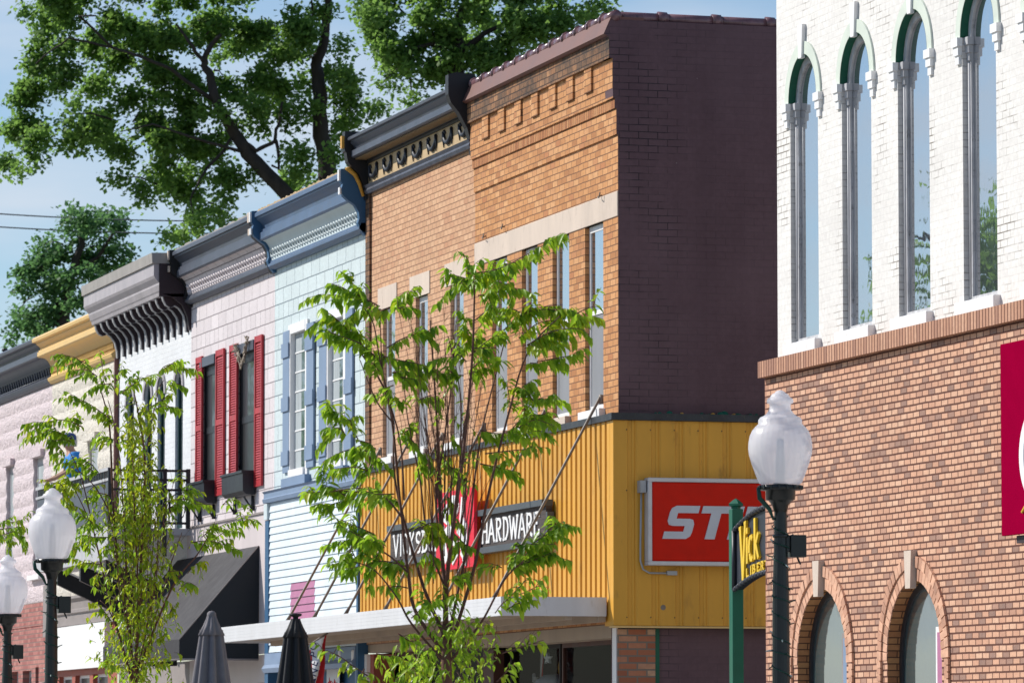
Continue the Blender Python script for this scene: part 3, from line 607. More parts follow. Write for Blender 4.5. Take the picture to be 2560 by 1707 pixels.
# lavender
y0, y1 = YE['s34'], YE['s45']
B4 = twin('lavender_shop_building', 'pale lavender shop building with red louvred shutters and dark windows', y0, y1, 'slate_paint', 'lavender_block', 'ornament_lav', 'lavender_block', 'black_paint', 'stone')
zw0, zw1 = 5.55, 7.42
wa, wb = (Yat(536), Yat(501)), (Yat(634), Yat(589))
mb = MB(); mb.wall(rect(y0, y1, 5.0, 8.42), [rect(a, b, zw0, zw1) for a, b in (wa, wb)], FY, 0, .09); mb.build('wall', 'lavender_block', B4)
for a, b in (wa, wb):
    sash_window(B4, a+.04, b-.04, zw0, zw1-.06, -.03, 'window_black', 'glass_dim', 'glass_dark', .47, .10)
    m_ = MB(); m_.fb(a-.02, b+.02, zw1-.06, zw1+.08, -.1, .04); m_.build('window_head', 'slate_paint', B4)
def louvre_shutter(parent, a, b, z0, z1):
    m_ = MB(); t = .045; zm = (z0+z1)/2
    m_.fb(a, a+t, z0, z1, .012, .045); m_.fb(b-t, b, z0, z1, .012, .045)
    for z in (z0, zm-.04, z1-.09): m_.fb(a+t, b-t, z, z+.09, .014, .042)
    sh = m_.build('shutter', 'red_shutter', parent)
    m_ = MB(); z = z0+.10
    while z < z1-.11:
        if not (zm-.07 < z < zm+.05): m_.add([FY(a+t, z, .038), FY(b-t, z, .038), FY(b-t, z+.034, .018), FY(a+t, z+.034, .018), FY(a+t, z-.004, .03), FY(b-t, z-.004, .03)], [(0, 1, 2, 3), (0, 4, 5, 1)])
        z += .036
    m_.fb(a+t, b-t, z0+.09, z1-.09, .008, .014); m_.build('louvres', 'red_shutter', sh)
for ua, ub in ((501, 486), (556, 536), (589, 570.6), (652, 634)): louvre_shutter(B4, Yat(ua, .03), Yat(ub, .03), 5.38, 7.53)
mb = MB(); mb.fb(y0, y1, 3.0, 4.97, .0, .05); mb.build('lower_fascia', 'lav_panel', B4)
mb = MB(); mb.fb(y0, y1, 4.972, 5.0, .0, .075); mb.build('drip_edge', 'taupe', B4)
shop_window(B4, y0+.5, (y0+y1)/2-.2, .6, 2.6, -.12, 'taupe', .05, False); shop_window(B4, (y0+y1)/2+.2, y1-.4, .6, 2.6, -.12, 'white_trim', .05, False)
mb = MB(); mb.wall(rect(y0, y1, .13, 2.99), [rect(y0+.5, (y0+y1)/2-.2, .6, 2.6), rect((y0+y1)/2+.2, y1-.4, .6, 2.6)], FY, 0, .12); mb.build('shop_wall', 'lav_panel', B4)
mb = MB(); mb.fb(y0+.02, y0+.25, .13, 2.55, .0, .05); mb.build('pale_post', 'pale_blue', B4)

# ---- white painted brick with the bracketed cornice
y0, y1 = YE['s45'], YE['s56']
B5 = thing('white_shop_building', 'white painted brick building with heavy grey cornice on curved dark brackets', 'building', (X0+5, (y0+y1)/2, 0))
awn = [(Yat(u), .285) for u in (443, 398.5, 366, 321)]
zsp = 7.17
mb = MB(); mb.wall(rect(y0, y1, 3.0, 8.55), [arch(c, h, 5.02, zsp, 12, 1) for c, h in awn], FY, 0, .12); mb.build('wall', 'row_white_brick', B5)
for c, h in awn:
    m_ = MB(); A = arch(c, h, 5.02, zsp, 12); Bq = arch(c, h-.075, 5.1, zsp, 12)
    m_.wall(A, [Bq], FY, -.04, .05); fr = m_.build('window', 'window_green', B5)
    p = MB(); p.add([FY(a, b, -.075) for a, b in A], [tuple(t) for t in tessellate_polygon([[Vector((a, b, 0)) for a, b in A]])]); p.build('pane', 'glass_dark', fr)
    p = MB(); p.fb(c-.02, c+.02, 5.1, zsp+.2, -.074, -.045); p.build('mullion', 'window_green', fr)
    m_ = MB(); n = 12; r0, r1 = h, h+.10
    ring = [(c+r1*math.cos(math.pi*i/n), zsp+r1*math.sin(math.pi*i/n)) for i in range(n+1)]+[(c+r0*math.cos(math.pi*i/n), zsp+r0*math.sin(math.pi*i/n)) for i in range(n, -1, -1)]
    m_.prism(ring, FY, .002, .025); m_.build('arch_hood', 'corn_grey', B5)
mb = MB(); mb.sweep([(-.05, 8.53), (.44, 8.53), (.455, 8.58), (.47, 8.60), (.50, 8.68), (.50, 8.71), (.56, 8.78), (.58, 8.82), (.58, 9.0), (-.05, 9.0)], y0+.03, y1-.03); cor = mb.build('cornice', 'corn_grey', B5)
mb = MB(); mb.sweep([(-.3, 9.002), (.61, 9.002), (.62, 9.16), (-.3, 9.18)], y0-.0, y1); mb.build('cornice_cap', 'grey_cap', cor)
mb = MB(); mb.fb(y0, y0+.03, 8.5, 9.0, -.02, .50); mb.sweep([(0, 8.0), (.03, 8.0), (.06, 8.2), (.14, 8.38), (.30, 8.5), (.45, 8.54), (0, 8.55)], y0, y0+.1); mb.build('end_panel', 'dark_brown', cor)
nb = 12
for k in range(nb):
    yy = y0+.22+(y1-y0-.35)*k/(nb-1); m_ = MB()
    P = [(0, 7.98), (.05, 7.99), (.055, 8.10), (.09, 8.24), (.16, 8.34), (.235, 8.385), (.25, 8.36), (.30, 8.345), (.36, 8.38), (.40, 8.45), (.42, 8.529), (0, 8.529)]
    m_.sweep(P, yy-.045, yy+.045, 0)
    for (oa, za), (ob2, zb2) in zip(P[1:-2], P[2:-1]):
        m_.add([FY(yy-.047, za, oa+.002), FY(yy+.047, za, oa+.002), FY(yy+.047, zb2, ob2+.002), FY(yy-.047, zb2, ob2+.002), FY(yy-.047, za, oa-.015), FY(yy-.047, zb2, ob2-.015)], [(0, 1, 2, 3), (0, 3, 5, 4)], 1)
    m_.build('bracket', ['dark_brown', 'bracket_lit_edge'], cor)
mb = MB(); mb.fb(y1-.10, y1-.04, 4.2, 8.0, .005, .075); mb.build('downpipe', 'brown_cap', B5)
shell(B5, y0, y1, 9.1, X0+13, roofz=9.0)
mb = MB(); mb.fb(y0, y1, .13, 2.99, -.2, -.05); mb.build('shop_wall', 'taupe', B5)

# ---- cream and pink rock-face pressed metal fronts
def courses(y0, y1, z0, z1, h, holes, out=.022):
    m_ = MB(); z = z0
    def seg(a, b, zz, zt):
        pr = [(0, zz)]+[(.012+out*math.sin(math.pi*i/6), zz+(zt-zz)*i/6) for i in range(7)]+[(0, zt)]
        m_.sweep(pr, a, b)
    while z < z1-.02:
        zt = min(z+h, z1); cuts = sorted([(a, b) for a, b, h0, h1 in holes if z+h*.5 < h1 and z+h*.5 > h0]); a = y0
        for c, d in cuts:
            if c > a: seg(a, c, z, zt)
            a = d
        if a < y1: seg(a, y1, z, zt)
        z += h
    return m_
TC = [(-.05, 8.44), (.27, 8.44), (.30, 8.46), (.30, 8.53), (.275, 8.54), (.275, 8.565), (.24, 8.575), (.255, 8.62), (.32, 8.67), (.32, 8.69), (.39, 8.70), (.40, 8.745), (.37, 8.78), (-.05, 8.78)]
def rock_front(name, label, y0, y1, rock, trim, orn, holes, framemat, panemat):
    b = thing(name, label, 'building', (X0+5, (y0+y1)/2, 0))
    courses(y0, y1, 4.24, 8.02, .29, holes).build('wall', rock, b)
    bk = MB(); bk.wall(rect(y0, y1, 4.24, 8.1), [rect(a, c, h0, h1) for a, c, h0, h1 in holes], FY, 0, .15); bk.build('wall_backing', rock, b)
    m_ = MB(); m_.sweep(TC, y0+.01, y1-.01); c = m_.build('cornice', trim, b)
    m_ = MB(); m_.sweep(coveprof(.03, .19, 8.12, 8.44), y0+.01, y1-.01); m_.build('frieze', trim, c)
    m_ = MB(); m_.sweep([(-.02, 7.99), (.06, 7.99), (.10, 8.03), (.12, 8.08), (.06, 8.12), (-.02, 8.12)], y0, y1-.01); m_.build('lower_moulding', trim, c)
    m_ = MB(); nn = 56
    for k in range(nn):
        yy = y0+.1+(y1-y0-.2)*k/(nn-1); m_.tube([FY(yy-.03, 8.15, .05), FY(yy+.03, 8.20, .055), FY(yy-.01, 8.28, .075)], [.016, .024, .01], 5)
    m_.tube([FY(y0+.05, 8.135, .04), FY(y1-.05, 8.135, .04)], [.022, .022], 6); m_.build('frieze_ornament', trim, c)
    for (a, e, h0, h1) in holes:
        sash_window(b, a, e, h0, h1, -.04, framemat, panemat, panemat, .5, .09)
        m_ = MB(); m_.fb(a-.08, e+.08, h1+.0, h1+.12, .0, .10); m_.build('window_head', rock, b)
        m_ = MB(); m_.fb(a-.08, e+.08, h0-.09, h0-.003, .0, .12); m_.build('window_sill', 'white_trim', b)
    shell(b, y0, y1, 8.75, X0+13, roofz=8.7)
    return b
y0, y1 = YE['s56'], YE['s67']
B6 = rock_front('cream_shop_building', 'cream rock-faced metal front with a plain yellow cornice behind the balcony', y0, y1, 'cream_rock', 'yellow_trim', 'yellow_trim', [(Yat(243), Yat(219), 4.95, 6.78)], 'white_trim', 'curtain')
mb = MB(); mb.sweep([(-.02, 3.75), (.05, 3.75), (.05, 3.93), (.09, 3.95), (.09, 4.0), (.05, 4.02), (.06, 4.14), (.12, 4.19), (.12, 4.235), (-.02, 4.235)], y0+.02, y1-.02); mb.build('sign_band', 'taupe', B6)
mb = MB(); mb.fb(y0+.5, y1-.1, 3.0, 3.73, .0, .10); mb.build('sign_panel', 'white_trim', B6)
mb = MB(); mb.wall(rect(y0, y1, .13, 3.74), [rect(y0+.8, y0+2.1, .6, 2.9), rect(y0+2.4, y0+3.7, .6, 2.9), rect(y0+4.0, y0+5.2, .13, 2.9)], FY, -.02, .12); mb.build('shop_wall', 'red_post', B6)
for a, b in ((y0+.8, y0+2.1), (y0+2.4, y0+3.7), (y0+4.0, y0+5.2)): shop_window(B6, a, b, .6, 2.9, -.1, 'white_trim', .05, False)
y0, y1 = YE['s67'], YE['end']
B7 = rock_front('pink_shop_building', 'pale pink rock-faced metal front with a slate grey cornice over red brick', y0, y1, 'pink_rock', 'slate_paint', 'slate_paint', [(Yat(107), Yat(82), 4.72, 6.79), (Yat(31.5), Yat(14), 4.72, 6.79), (95.2, 96.2, 4.72, 6.79)], 'grey_frame', 'curtain')
mb = MB(); mb.wall(rect(y0, y1, .13, 4.235), [rect(Yat(80), Yat(58), .8, 3.05), rect(Yat(47), Yat(28), .8, 3.05), rect(Yat(98), Yat(90), .8, 3.1)], FY, .02, .2); mb.build('lower_wall', 'red_brick', B7)
mb = MB(); mb.fb(y0, y1, 3.82, 3.86, .0, .035); mb.build('string_course', 'red_brick', B7)
mb = MB(); mb.fb(y0-.0, y0+.35, 3.6, 4.5, .02, .10); mb.build('pier_head', 'taupe', B7)
for a, b in ((Yat(80), Yat(58)), (Yat(47), Yat(28))): sash_window(B7, a, b, .8, 3.05, -.1, 'grey_frame', 'glass_dark', 'glass_dark', .5, .08)
p = on_x(12, 878, X0+.1); mb = MB(); mb.tube([(p.x, p.y, 8.6), (p.x, p.y, p.z)], [.035, .035], 8); mb.tube([(p.x, p.y, p.z), (p.x, p.y, p.z+.05)], [.06, .05], 8); mb.build('vent_pipe', 'black_paint', B7)

# ---- near building: white painted brick above, new pink brick below
yn = YE['near']; yfar = 30.
NB = thing('near_corner_building', 'nearest building, white painted brick upper floor over mottled pink brick', 'building', (X0+6, (yn+yfar)/2, 0))
ow = -.12                                                    # the old wall stands back from the new brick skin
nw = [(Yat(0.5*(a+b), ow), .0) for a, b in ((1983, 2052), (2110, 2190), (2249, 2339), (2410, 2511))]
nc = [c for c, _ in nw]; step = (nc[0]-nc[3])/3; nc += [nc[3]-step, nc[3]-2*step]
HW, ZS0, ZSP = .415, 5.60, 7.97
mb = MB(); mb.wall(rect(yfar, yn, 5.3, 10.2), [arch(c, HW, ZS0, ZSP, 20, 1.05) for c in nc], FY, ow, .15, 0, 1); mb.build('upper_wall', ['white_brick', 'white_side'], NB)
mb = MB(); mb.box(X0-ow+.012, X0+13, yn-.2, yn-.002, .13, 10.2); mb.build('side_wall', 'white_side', NB)
mb = MB(); mb.box(X0+.3, X0+13, yfar, yn-.2, 9.7, 9.8); mb.build('roof', 'roof', NB)
for c in nc:
    A = arch(c, HW, ZS0, ZSP, 20, 1.05); m_ = MB(); Bq = arch(c, HW-.075, ZS0+.05, ZSP, 20, 1.05)
    m_.wall(A, [Bq], FY, ow-.055, .09); fr = m_.build('window', 'old_wood', NB)
    m_ = MB()
    for s in (-1, 1):
        yy = c+s*(HW-.04); m_.tube([FY(yy, ZS0+.05, ow-.052), FY(yy, ZSP-.22, ow-.052)], [.013, .013], 8)
        for q, (r_, z_) in enumerate(((.030, ZSP-.21), (.042, ZSP-.14), (.055, ZSP-.07))): m_.fb(yy-r_, yy+r_, z_+.001, z_+.07, ow-.077, ow-.040+q*.012)
    m_.build('colonnette', 'grey_frame', fr)
    p = MB(); p.add([FY(a, b, ow-.078) for a, b in A], [tuple(t) for t in tessellate_polygon([[Vector((a, b, 0)) for a, b in A]])]); p.build('pane', 'glass_old', fr)
    n = 20; r0, r1 = HW+.002, HW+.12; k_ = 1.05
    ring = [(c+r1*math.cos(math.pi*i/n), ZSP+k_*r1*math.sin(math.pi*i/n)) for i in range(n+1)]+[(c+r0*math.cos(math.pi*i/n), ZSP+k_*r0*math.sin(math.pi*i/n)) for i in range(n, -1, -1)]
    m_ = MB(); m_.prism(ring, FY, ow+.001, ow+.020); hd = m_.build('arch_hood', 'green_hood', NB)
    m_ = MB(); rr0 = HW-.004
    m_.add([FY(c+rr0*math.cos(math.pi*i/n), ZSP+k_*rr0*math.sin(math.pi*i/n), d) for d in (ow+.019, ow-.055) for i in range(n+1)], [(i, i+1, n+2+i, n+1+i) for i in range(n)]); m_.build('arch_soffit', 'dark_green', hd)
    m_ = MB(); zt = ZSP+k_*HW
    m_.prism([(c-.045, zt-.04), (c+.045, zt-.04), (c+.075, zt+.29), (c-.075, zt+.29)], FY, ow+.002, ow+.042); m_.build('keystone', 'white_trim', hd)
    for s in (-1, 1):
        m_ = MB(); yy = c+s*(HW+.07)
        for q in range(3): m_.fb(yy-.08+.018*q, yy+.08-.018*q, ZSP-.078-.078*q, ZSP-.0-.078*q, ow+.001, ow+.052-.014*q)
        m_.build('corbel_stop', 'letter_white', hd)
    m_ = MB(); m_.fb(c-HW-.07, c+HW+.07, ZS0-.13, ZS0-.002, ow-.15, ow+.07); bevel(m_.build('window_sill', 'white_trim', NB), .01)
zt = 5.30
lw = [Yat(.5*(a+b)) for a, b in ((1995, 2116), (2218, 2356))]
LH, LS = .71, 2.46
mb = MB(); mb.wall(rect(yfar, yn, .13, zt), [arch(c, LH, .9, LS, 22) for c in lw], FY, 0, .18, 0, 1); mb.build('lower_wall', ['pink_brick', 'reveal_brick'], NB)
mb = MB(); mb.box(X0, X0+.12, yn-.001, yn+.05, .13, zt); mb.build('lower_return', 'pink_side', NB)
mb = MB(); mb.fb(yfar, yn+.06, zt, zt+.16, -.12, .07); mb.build('rowlock_cap', 'pink_rowlock', NB)
for c in lw:
    A = arch(c, LH, .9, LS, 22); Bq = arch(c, LH-.07, .97, LS, 22); m_ = MB(); m_.wall(A, [Bq], FY, -.115, .05); fr = m_.build('window', 'window_black', NB)
    p = MB(); p.add([FY(a, b, -.135) for a, b in A], [tuple(t) for t in tessellate_polygon([[Vector((a, b, 0)) for a, b in A]])]); p.build('pane', 'glass_green', fr)
    p = MB(); p.fb(c-LH+.07, c+LH-.07, 1.98, 2.06, -.134, -.115); p.build('glazing_bar', 'grey_frame', fr)
    i_ = lw.index(c)
    nt_ = MB(); nt_.fb(c-LH+.12, c-LH+.50, 1.95, 2.75, -.1335, -.130); nb_ = nt_.build('window_notice', ['taupe', 'cloth_white'][i_], fr)
    nt_ = MB(); nt_.fb(c-LH+.16, c-LH+.46, 2.0, 2.70, -.1299, -.128); nt_.build('notice_sheet', ['mid_blue', 'mauve'][i_], nb_)
    n = 30; RG = (MB(), MB())
    for i in range(n):                                        # voussoir bricks of the two arch rings
        m_ = RG[i >= n//2]
        t0, t1 = math.pi*(i+.06)/n, math.pi*(i+.94)/n
        for r0, r1, d in ((LH+.003, LH+.118, .008), (LH+.123, LH+.222, .024)):
            if abs((i+.5)/n-.5) < .03: continue
            m_.prism([(c+r0*math.cos(t0), LS+r0*math.sin(t0)), (c+r1*math.cos(t0), LS+r1*math.sin(t0)), (c+r1*math.cos(t1), LS+r1*math.sin(t1)), (c+r0*math.cos(t1), LS+r0*math.sin(t1))], FY, .001, d+random.uniform(-.003, .003), random.choice((0, 0, 1)))
    for s in (-1, 1):
        z = LS-.06; m_ = RG[s < 0]
        while z > .9:
            m_.fb(c+s*(LH+.123), c+s*(LH+.222), z, z+.05, .001, .026, random.choice((0, 1))); z -= .06
    for m_ in RG: m_.build('arch_ring', [M['ring_brick'], M['ring_brick_dark']], NB)
    m_ = MB(); zt_ = LS+LH
    m_.prism([(c-.065, zt_-.07), (c+.065, zt_-.07), (c+.092, zt_+.27), (c-.092, zt_+.27)], FY, .002, .06); bevel(m_.build('keystone', 'grey_cap' if False else 'stone', NB), .006)

# ------------------------------------------------------------------ things on and before the fronts
# white canopy with its tie rods
oc = 1.30; ycn, ycf = yc-.02, 66.2; zk0, zk1 = 3.085, 3.29
CN = thing('flat_canopy', 'flat white metal canopy over the hardware shop door, hung on slanting rods', 'canopy', (X0-.6, 59, zk0))
mb = MB(); mb.fb(ycn, ycf, zk0, zk1, oc-.03, oc); mb.fb(ycn, ycn+.03, zk0, zk1, .12, oc-.03); mb.fb(ycf-.03, ycf, zk0, zk1, .12, oc-.03)
for q in range(5): mb.fb(ycn+.002, ycf-.002, zk0+.004+q*.04, zk0+.042+q*.04, oc, oc+.0022)
mb.build('fascia', 'canopy_white', CN)
mb = MB(); mb.fb(ycn+.03, ycf-.03, zk1-.05, zk1-.03, .12, oc-.03); mb.build('deck', 'grey_cap', CN)
mb = MB(); mb.fb(ycn+.03, ycf-.03, zk0+.03, zk0+.05, .12, oc-.03); mb.fb(ycn+.03, ycf-.03, zk0-.04, zk0+.03, .50, .58); mb.fb(ycn+.03, ycf-.03, zk0-.06, zk0+.03, .12, .2)
mb.build('soffit', 'soffit', CN)
for ub in (1228, 1098, 955, 857, 778, 712):
    yb = Yat(ub, oc-.03); a = Vector((X0-oc+.05, yb, zk1-.02)); b = Vector((X0-.01 if yb > YE['s23'] else X0-.005, yb+.05, 5.52))
    mb = MB(); mb.tube([a, a.lerp(b, .05), a.lerp(b, .97), b], [.028, .017, .017, .017], 8)
    mb.tube([b, b+Vector((.0, 0, -.10))], [.03, .03], 6); mb.build('tie_rod', 'rod', CN)
# shop sign boards
so = .22
def S2(u, v): p = on_x(u, v, X0-so); return p.y, p.z
zsb0, zsb1 = S2(1300, 1370)[1], S2(1300, 1258)[1]
HS = thing('shop_name_sign', 'dark wooden shop name board with white serif capitals and a red centre panel', 'sign', (X0-.15, 57.5, zsb0))
yL1, yL0 = S2(975, 0)[0], S2(1120, 0)[0]; yR1, yR0 = S2(1198, 0)[0], S2(1360, 0)[0]
def board(y0, y1):
    m_ = MB(); m_.fb(y0, y1, zsb0+.07, zsb1-.07, .13, so-.02); bd = m_.build('board', 'sign_wood', HS)
    m_ = MB(); m_.fb(y0, y1, zsb1-.07, zsb1, .12, so+.03); m_.fb(y0, y1, zsb0, zsb0+.07, .12, so+.03)
    m_.fb(y0-.05, y0-.001, zsb0+.12, zsb1-.14, .12, so-.02); m_.build('moulding', 'sign_edge', bd); return bd
bl, br = board(yL0, yL1), board(yR0, yR1)
def arcp(cx, cy, rx, ry, a0, a1, n=10): return [(cx+rx*math.cos(math.radians(a0+(a1-a0)*i/n)), cy+ry*math.sin(math.radians(a0+(a1-a0)*i/n))) for i in range(n+1)]
SER = lambda x, y, h=.13: [(x-h, y), (x+h, y)]
GL = {'V': [[(.08, 1), (.5, 0)], [(.5, 0), (.92, 1)], SER(.08, 1), SER(.92, 1)], 'I': [[(.5, 0), (.5, 1)], SER(.5, 0), SER(.5, 1)],
      'C': [arcp(.52, .5, .42, .48, 50, 310)], 'K': [[(.2, 0), (.2, 1)], [(.85, 1), (.22, .45)], [(.4, .6), (.88, 0)], SER(.2, 0), SER(.2, 1), SER(.87, 0)],
      'S': [arcp(.5, .74, .33, .24, 30, 270, 8)+arcp(.5, .26, .36, .24, 90, -150, 8)], 'B': [[(.2, 0), (.2, 1)], [(.2, .98), (.45, .98)]+arcp(.45, .76, .35, .22, 90, -90, 6)+[(.2, .54)], [(.45, .52)]+arcp(.45, .27, .42, .25, 90, -90, 6)+[(.2, .02)], SER(.12, 0, .1), SER(.12, 1, .1)],
      'U': [[(.15, 1), (.15, .35)]+arcp(.5, .33, .35, .32, 180, 360, 8)+[(.85, 1)], SER(.15, 1), SER(.85, 1)],
      'R': [[(.2, 0), (.2, 1)], [(.2, .98), (.5, .98)]+arcp(.5, .75, .34, .23, 90, -90, 6)+[(.2, .52)], [(.45, .52), (.75, .06), (.95, .0)], SER(.2, 0), SER(.15, 1, .1)],
      'G': [arcp(.52, .5, .42, .48, 50, 330), [(.92, .42), (.92, .1)], SER(.85, .42, .13)], 'H': [[(.15, 0), (.15, 1)], [(.85, 0), (.85, 1)], [(.15, .5), (.85, .5)], SER(.15, 0), SER(.15, 1), SER(.85, 0), SER(.85, 1)],
      'A': [[(.05, 0), (.5, 1)], [(.5, 1), (.95, 0)], [(.25, .36), (.75, .36)], SER(.05, 0), SER(.95, 0)], 'D': [[(.2, 0), (.2, 1)], [(.2, .98), (.4, .98)]+arcp(.4, .5, .5, .48, 90, -90, 10)+[(.2, .02)], SER(.15, 0, .1), SER(.15, 1, .1)],
      'W': [[(.03, 1), (.27, 0)], [(.27, 0), (.5, .9)], [(.5, .9), (.73, 0)], [(.73, 0), (.97, 1)], SER(.03, 1, .1), SER(.97, 1, .1)], 'E': [[(.2, 0), (.2, 1)], [(.2, .98), (.85, .98), (.86, .82)], [(.2, .52), (.65, .52)], [(.2, .02), (.88, .02), (.9, .2)]],
      'v': [[(.02, 1), (.5, -.38)], [(.5, -.38), (.95, 1.05)], SER(.02, 1, .16), SER(.95, 1.05, .16)], 'i': [[(.5, 0), (.5, .62)], [(.5, .76), (.5, .86)]], 'c': [arcp(.55, .31, .38, .30, 50, 310, 9)], 'k': [[(.2, 0), (.2, 1)], [(.8, .6), (.22, .26)], [(.4, .36), (.85, 0)]],
      'L': [[(.2, 1), (.2, .05), (.85, .05)]], 'T': [[(.5, 0), (.5, .95)], [(.08, .95), (.92, .95)]], 'Y': [[(.1, 1), (.5, .5)], [(.9, 1), (.5, .5)], [(.5, .5), (.5, 0)]]}
WID = {'I': .5, 'i': .42, 'W': 1.3, 'c': .8}
def stroke_text(mb, txt, fn, width, height, th_v, depth, gap=.12):
    tot = sum(WID.get(c, 1.)+gap for c in txt)-gap; x = 0; k = 0
    for c in txt:
        wl_ = WID.get(c, 1.)
        for pl in GL[c]:
            for (ax, ay), (bx, by) in zip(pl, pl[1:]):
                A = Vector(((x+ax*wl_)/tot*width, ay*height)); B = Vector(((x+bx*wl_)/tot*width, by*height)); d = B-A
                if d.length < 1e-6: continue
                d.normalize(); vert = abs(d.y); th = th_v*(.55+.45*vert); nn = Vector((-d.y, d.x))*th*.5; e = d*th*.18
                P = [A-e-nn, B+e-nn, B+e+nn, A-e+nn]; k += 1; z = depth+.0006*(k % 12)
                mb.prism([(p.x, p.y) for p in P], fn, 0, z)
        x += wl_+gap
def signtext(board_, txt, y0, y1, z0, z1, o, mat, th):
    m_ = MB(); stroke_text(m_, txt, lambda a, b, t: (X0-o-t, y1-a, z0+b), y1-y0, z1-z0, th, .006); return m_.build('lettering', mat, board_)
signtext(bl, 'VICKSBURG', yL0+.05, yL1-.18, zsb0+.13, zsb1-.13, so-.018, 'letter_white', .055)
signtext(br, 'HARDWARE', yR0+.22, yR1-.08, zsb0+.13, zsb1-.13, so-.018, 'letter_white', .055)
yP1, yP0 = S2(1106, 0)[0], S2(1200, 0)[0]; zP0, zP1 = S2(1200, 1415)[1], S2(1200, 1216)[1]
mb = MB(); mb.fb(yP0, yP1, zP0, zP1, so+.03, so+.07); rp_ = mb.build('centre_panel', 'banner_red', HS)
mb = MB(); fnp = lambda a, b, t: (X0-so-.071-t, yP1-a*(yP1-yP0), zP0+b*(zP1-zP0))
def blob(pl, th):
    for k, ((ax, ay), (bx, by)) in enumerate(zip(pl, pl[1:])):
        A = Vector((ax*1.45, ay*.9)); B = Vector((bx*1.45, by*.9)); d = (B-A).normalized(); nn = Vector((-d.y, d.x))*th; e = d*th*.4
        mb.prism([(p.x/1.45, p.y/.9) for p in (A-e-nn, B+e-nn, B+e+nn, A-e+nn)], fnp, 0, .012+.0007*(len(mb.f) % 11))
blob(arcp(.48, .80, .12, .085, 0, 360, 12), .05); blob([(.36, .80), (.2, .70), (.36, .62), (.5, .68)], .055); blob([(.74, .86), (.70, .62), (.78, .52)], .055)
blob([(.2, .52), (.24, .32), (.3, .14)], .07); blob([(.3, .46), (.45, .55), (.42, .40), (.56, .34), (.5, .2)], .065); blob([(.62, .50), (.74, .42), (.68, .30), (.82, .36), (.8, .52)], .06); blob([(.72, .22), (.80, .14), (.78, .08)], .07); blob([(.46, .12), (.58, .22)], .06)
mb.build('emblem', 'letter_white', rp_)
# red lit-box sign on the side wall
yS = yc-.22
def W(u, v, Y=yS-.16):
    r = ray(u, v); t = Y/r.y; return Vector((r.x*t, Y, EYE+r.z*t))
p0, p1 = W(1621, 1412), W(1621, 1193); sx0, sz0, sz1 = p0.x, p0.z, p1.z; sx1 = sx0+2.06
ST = thing('box_sign', 'red box sign with grey slanted capitals on the yellow side wall', 'sign', (sx0+1, yS, sz0))
mb = MB(); t = .045
mb.box(sx0, sx1, yS-.16, yS-.01, sz0, sz0+t); mb.box(sx0, sx1, yS-.16, yS-.01, sz1-t, sz1); mb.box(sx0, sx0+t, yS-.16, yS-.01, sz0+t, sz1-t); mb.box(sx1-t, sx1, yS-.16, yS-.01, sz0+t, sz1-t)
bevel(mb.build('frame', 'alu', ST), .006)
mb = MB(); mb.box(sx0+t, sx1-t, yS-.158, yS-.05, sz0+t, sz1-t); fc = mb.build('face', 'sign_red', ST); bevel(fc, .022, 3)
q0, q1 = W(1662, 1346), W(1662, 1263); lh = q1.z-q0.z; lx = q0.x-.03
LT = {'S': [(0, 0), (.8, 0), (.92, .08), (.95, .2), (.95, .45), (.88, .58), (.75, .61), (.3, .61), (.3, .78), (1, .78), (1, 1), (.2, 1), (.06, .93), (.02, .8), (.02, .54), (.1, .42), (.25, .39), (.65, .39), (.65, .22), (0, .22)],
      'T': [(.34, 0), (.68, 0), (.68, .78), (1, .78), (1, 1), (0, 1), (0, .78), (.34, .78)], 'I': [(0, 0), (1, 0), (1, 1), (0, 1)],
      'H': [(0, 0), (.32, 0), (.32, .39), (.68, .39), (.68, 0), (1, 0), (1, 1), (.68, 1), (.68, .61), (.32, .61), (.32, 1), (0, 1)], 'L': [(0, 0), (1, 0), (1, .22), (.32, .22), (.32, 1), (0, 1)]}
mb = MB(); x = 0
for c, wd in (('S', .33), ('T', .33), ('I', .105), ('H', .35), ('L', .30)):
    mb.prism([(lx+x+p*wd+q*lh*.28, q0.z+q*lh) for p, q in LT[c]], lambda a, b, t: (a, t, b), yS-.172, yS-.159); x += wd+.035
mb.build('lettering', 'sign_grey', fc)
mb = MB(); mb.box(sx0-.075, sx0-.012, yS-.12, yS-.0, sz1-.16, sz1-.03); mb.box(sx0+.25, sx0+.36, yS-.05, yS, sz0-.10, sz0-.055)
mb.tube([(sx0-.045, yS-.05, sz1-.16), (sx0-.05, yS-.03, sz0+.2), (sx0-.05, yS-.03, sz0+.05), (sx0-.02, yS-.03, sz0-.04), (sx0+.05, yS-.03, sz0-.078), (sx0+.26, yS-.03, sz0-.08)], .011, 7); mb.build('conduit', 'conduit', ST)
# magenta board on the near building
om = .24
pa, pb = on_x(2500, 861, X0-om), on_x(2500, 1340, X0-om)
MS = thing('projecting_board_sign', 'magenta board sign with a white roundel on the pink brick wall', 'sign', (X0-om, pa.y-1.2, pb.z))
mb = MB(); mb.fb(pa.y-2.6, pa.y, pb.z, pa.z, om-.04, om); bd = mb.build('board', 'magenta', MS); bevel(bd, .006)
rc = on_x(2549, 1141, X0-om); n = 48
mb = MB(); mb.prism([(rc.y-.41+.41*math.cos(2*math.pi*i/n), rc.z+.41*math.sin(2*math.pi*i/n)) for i in range(n)], FY, om+.001, om+.006); ro = mb.build('roundel', 'letter_white', bd)
mb = MB(); mb.prism([(rc.y-.41+.31*math.cos(2*math.pi*i/n), rc.z+.31*math.sin(2*math.pi*i/n)) for i in range(n)], FY, om+.0062, om+.009); mb.build('roundel_centre', 'sack', ro)
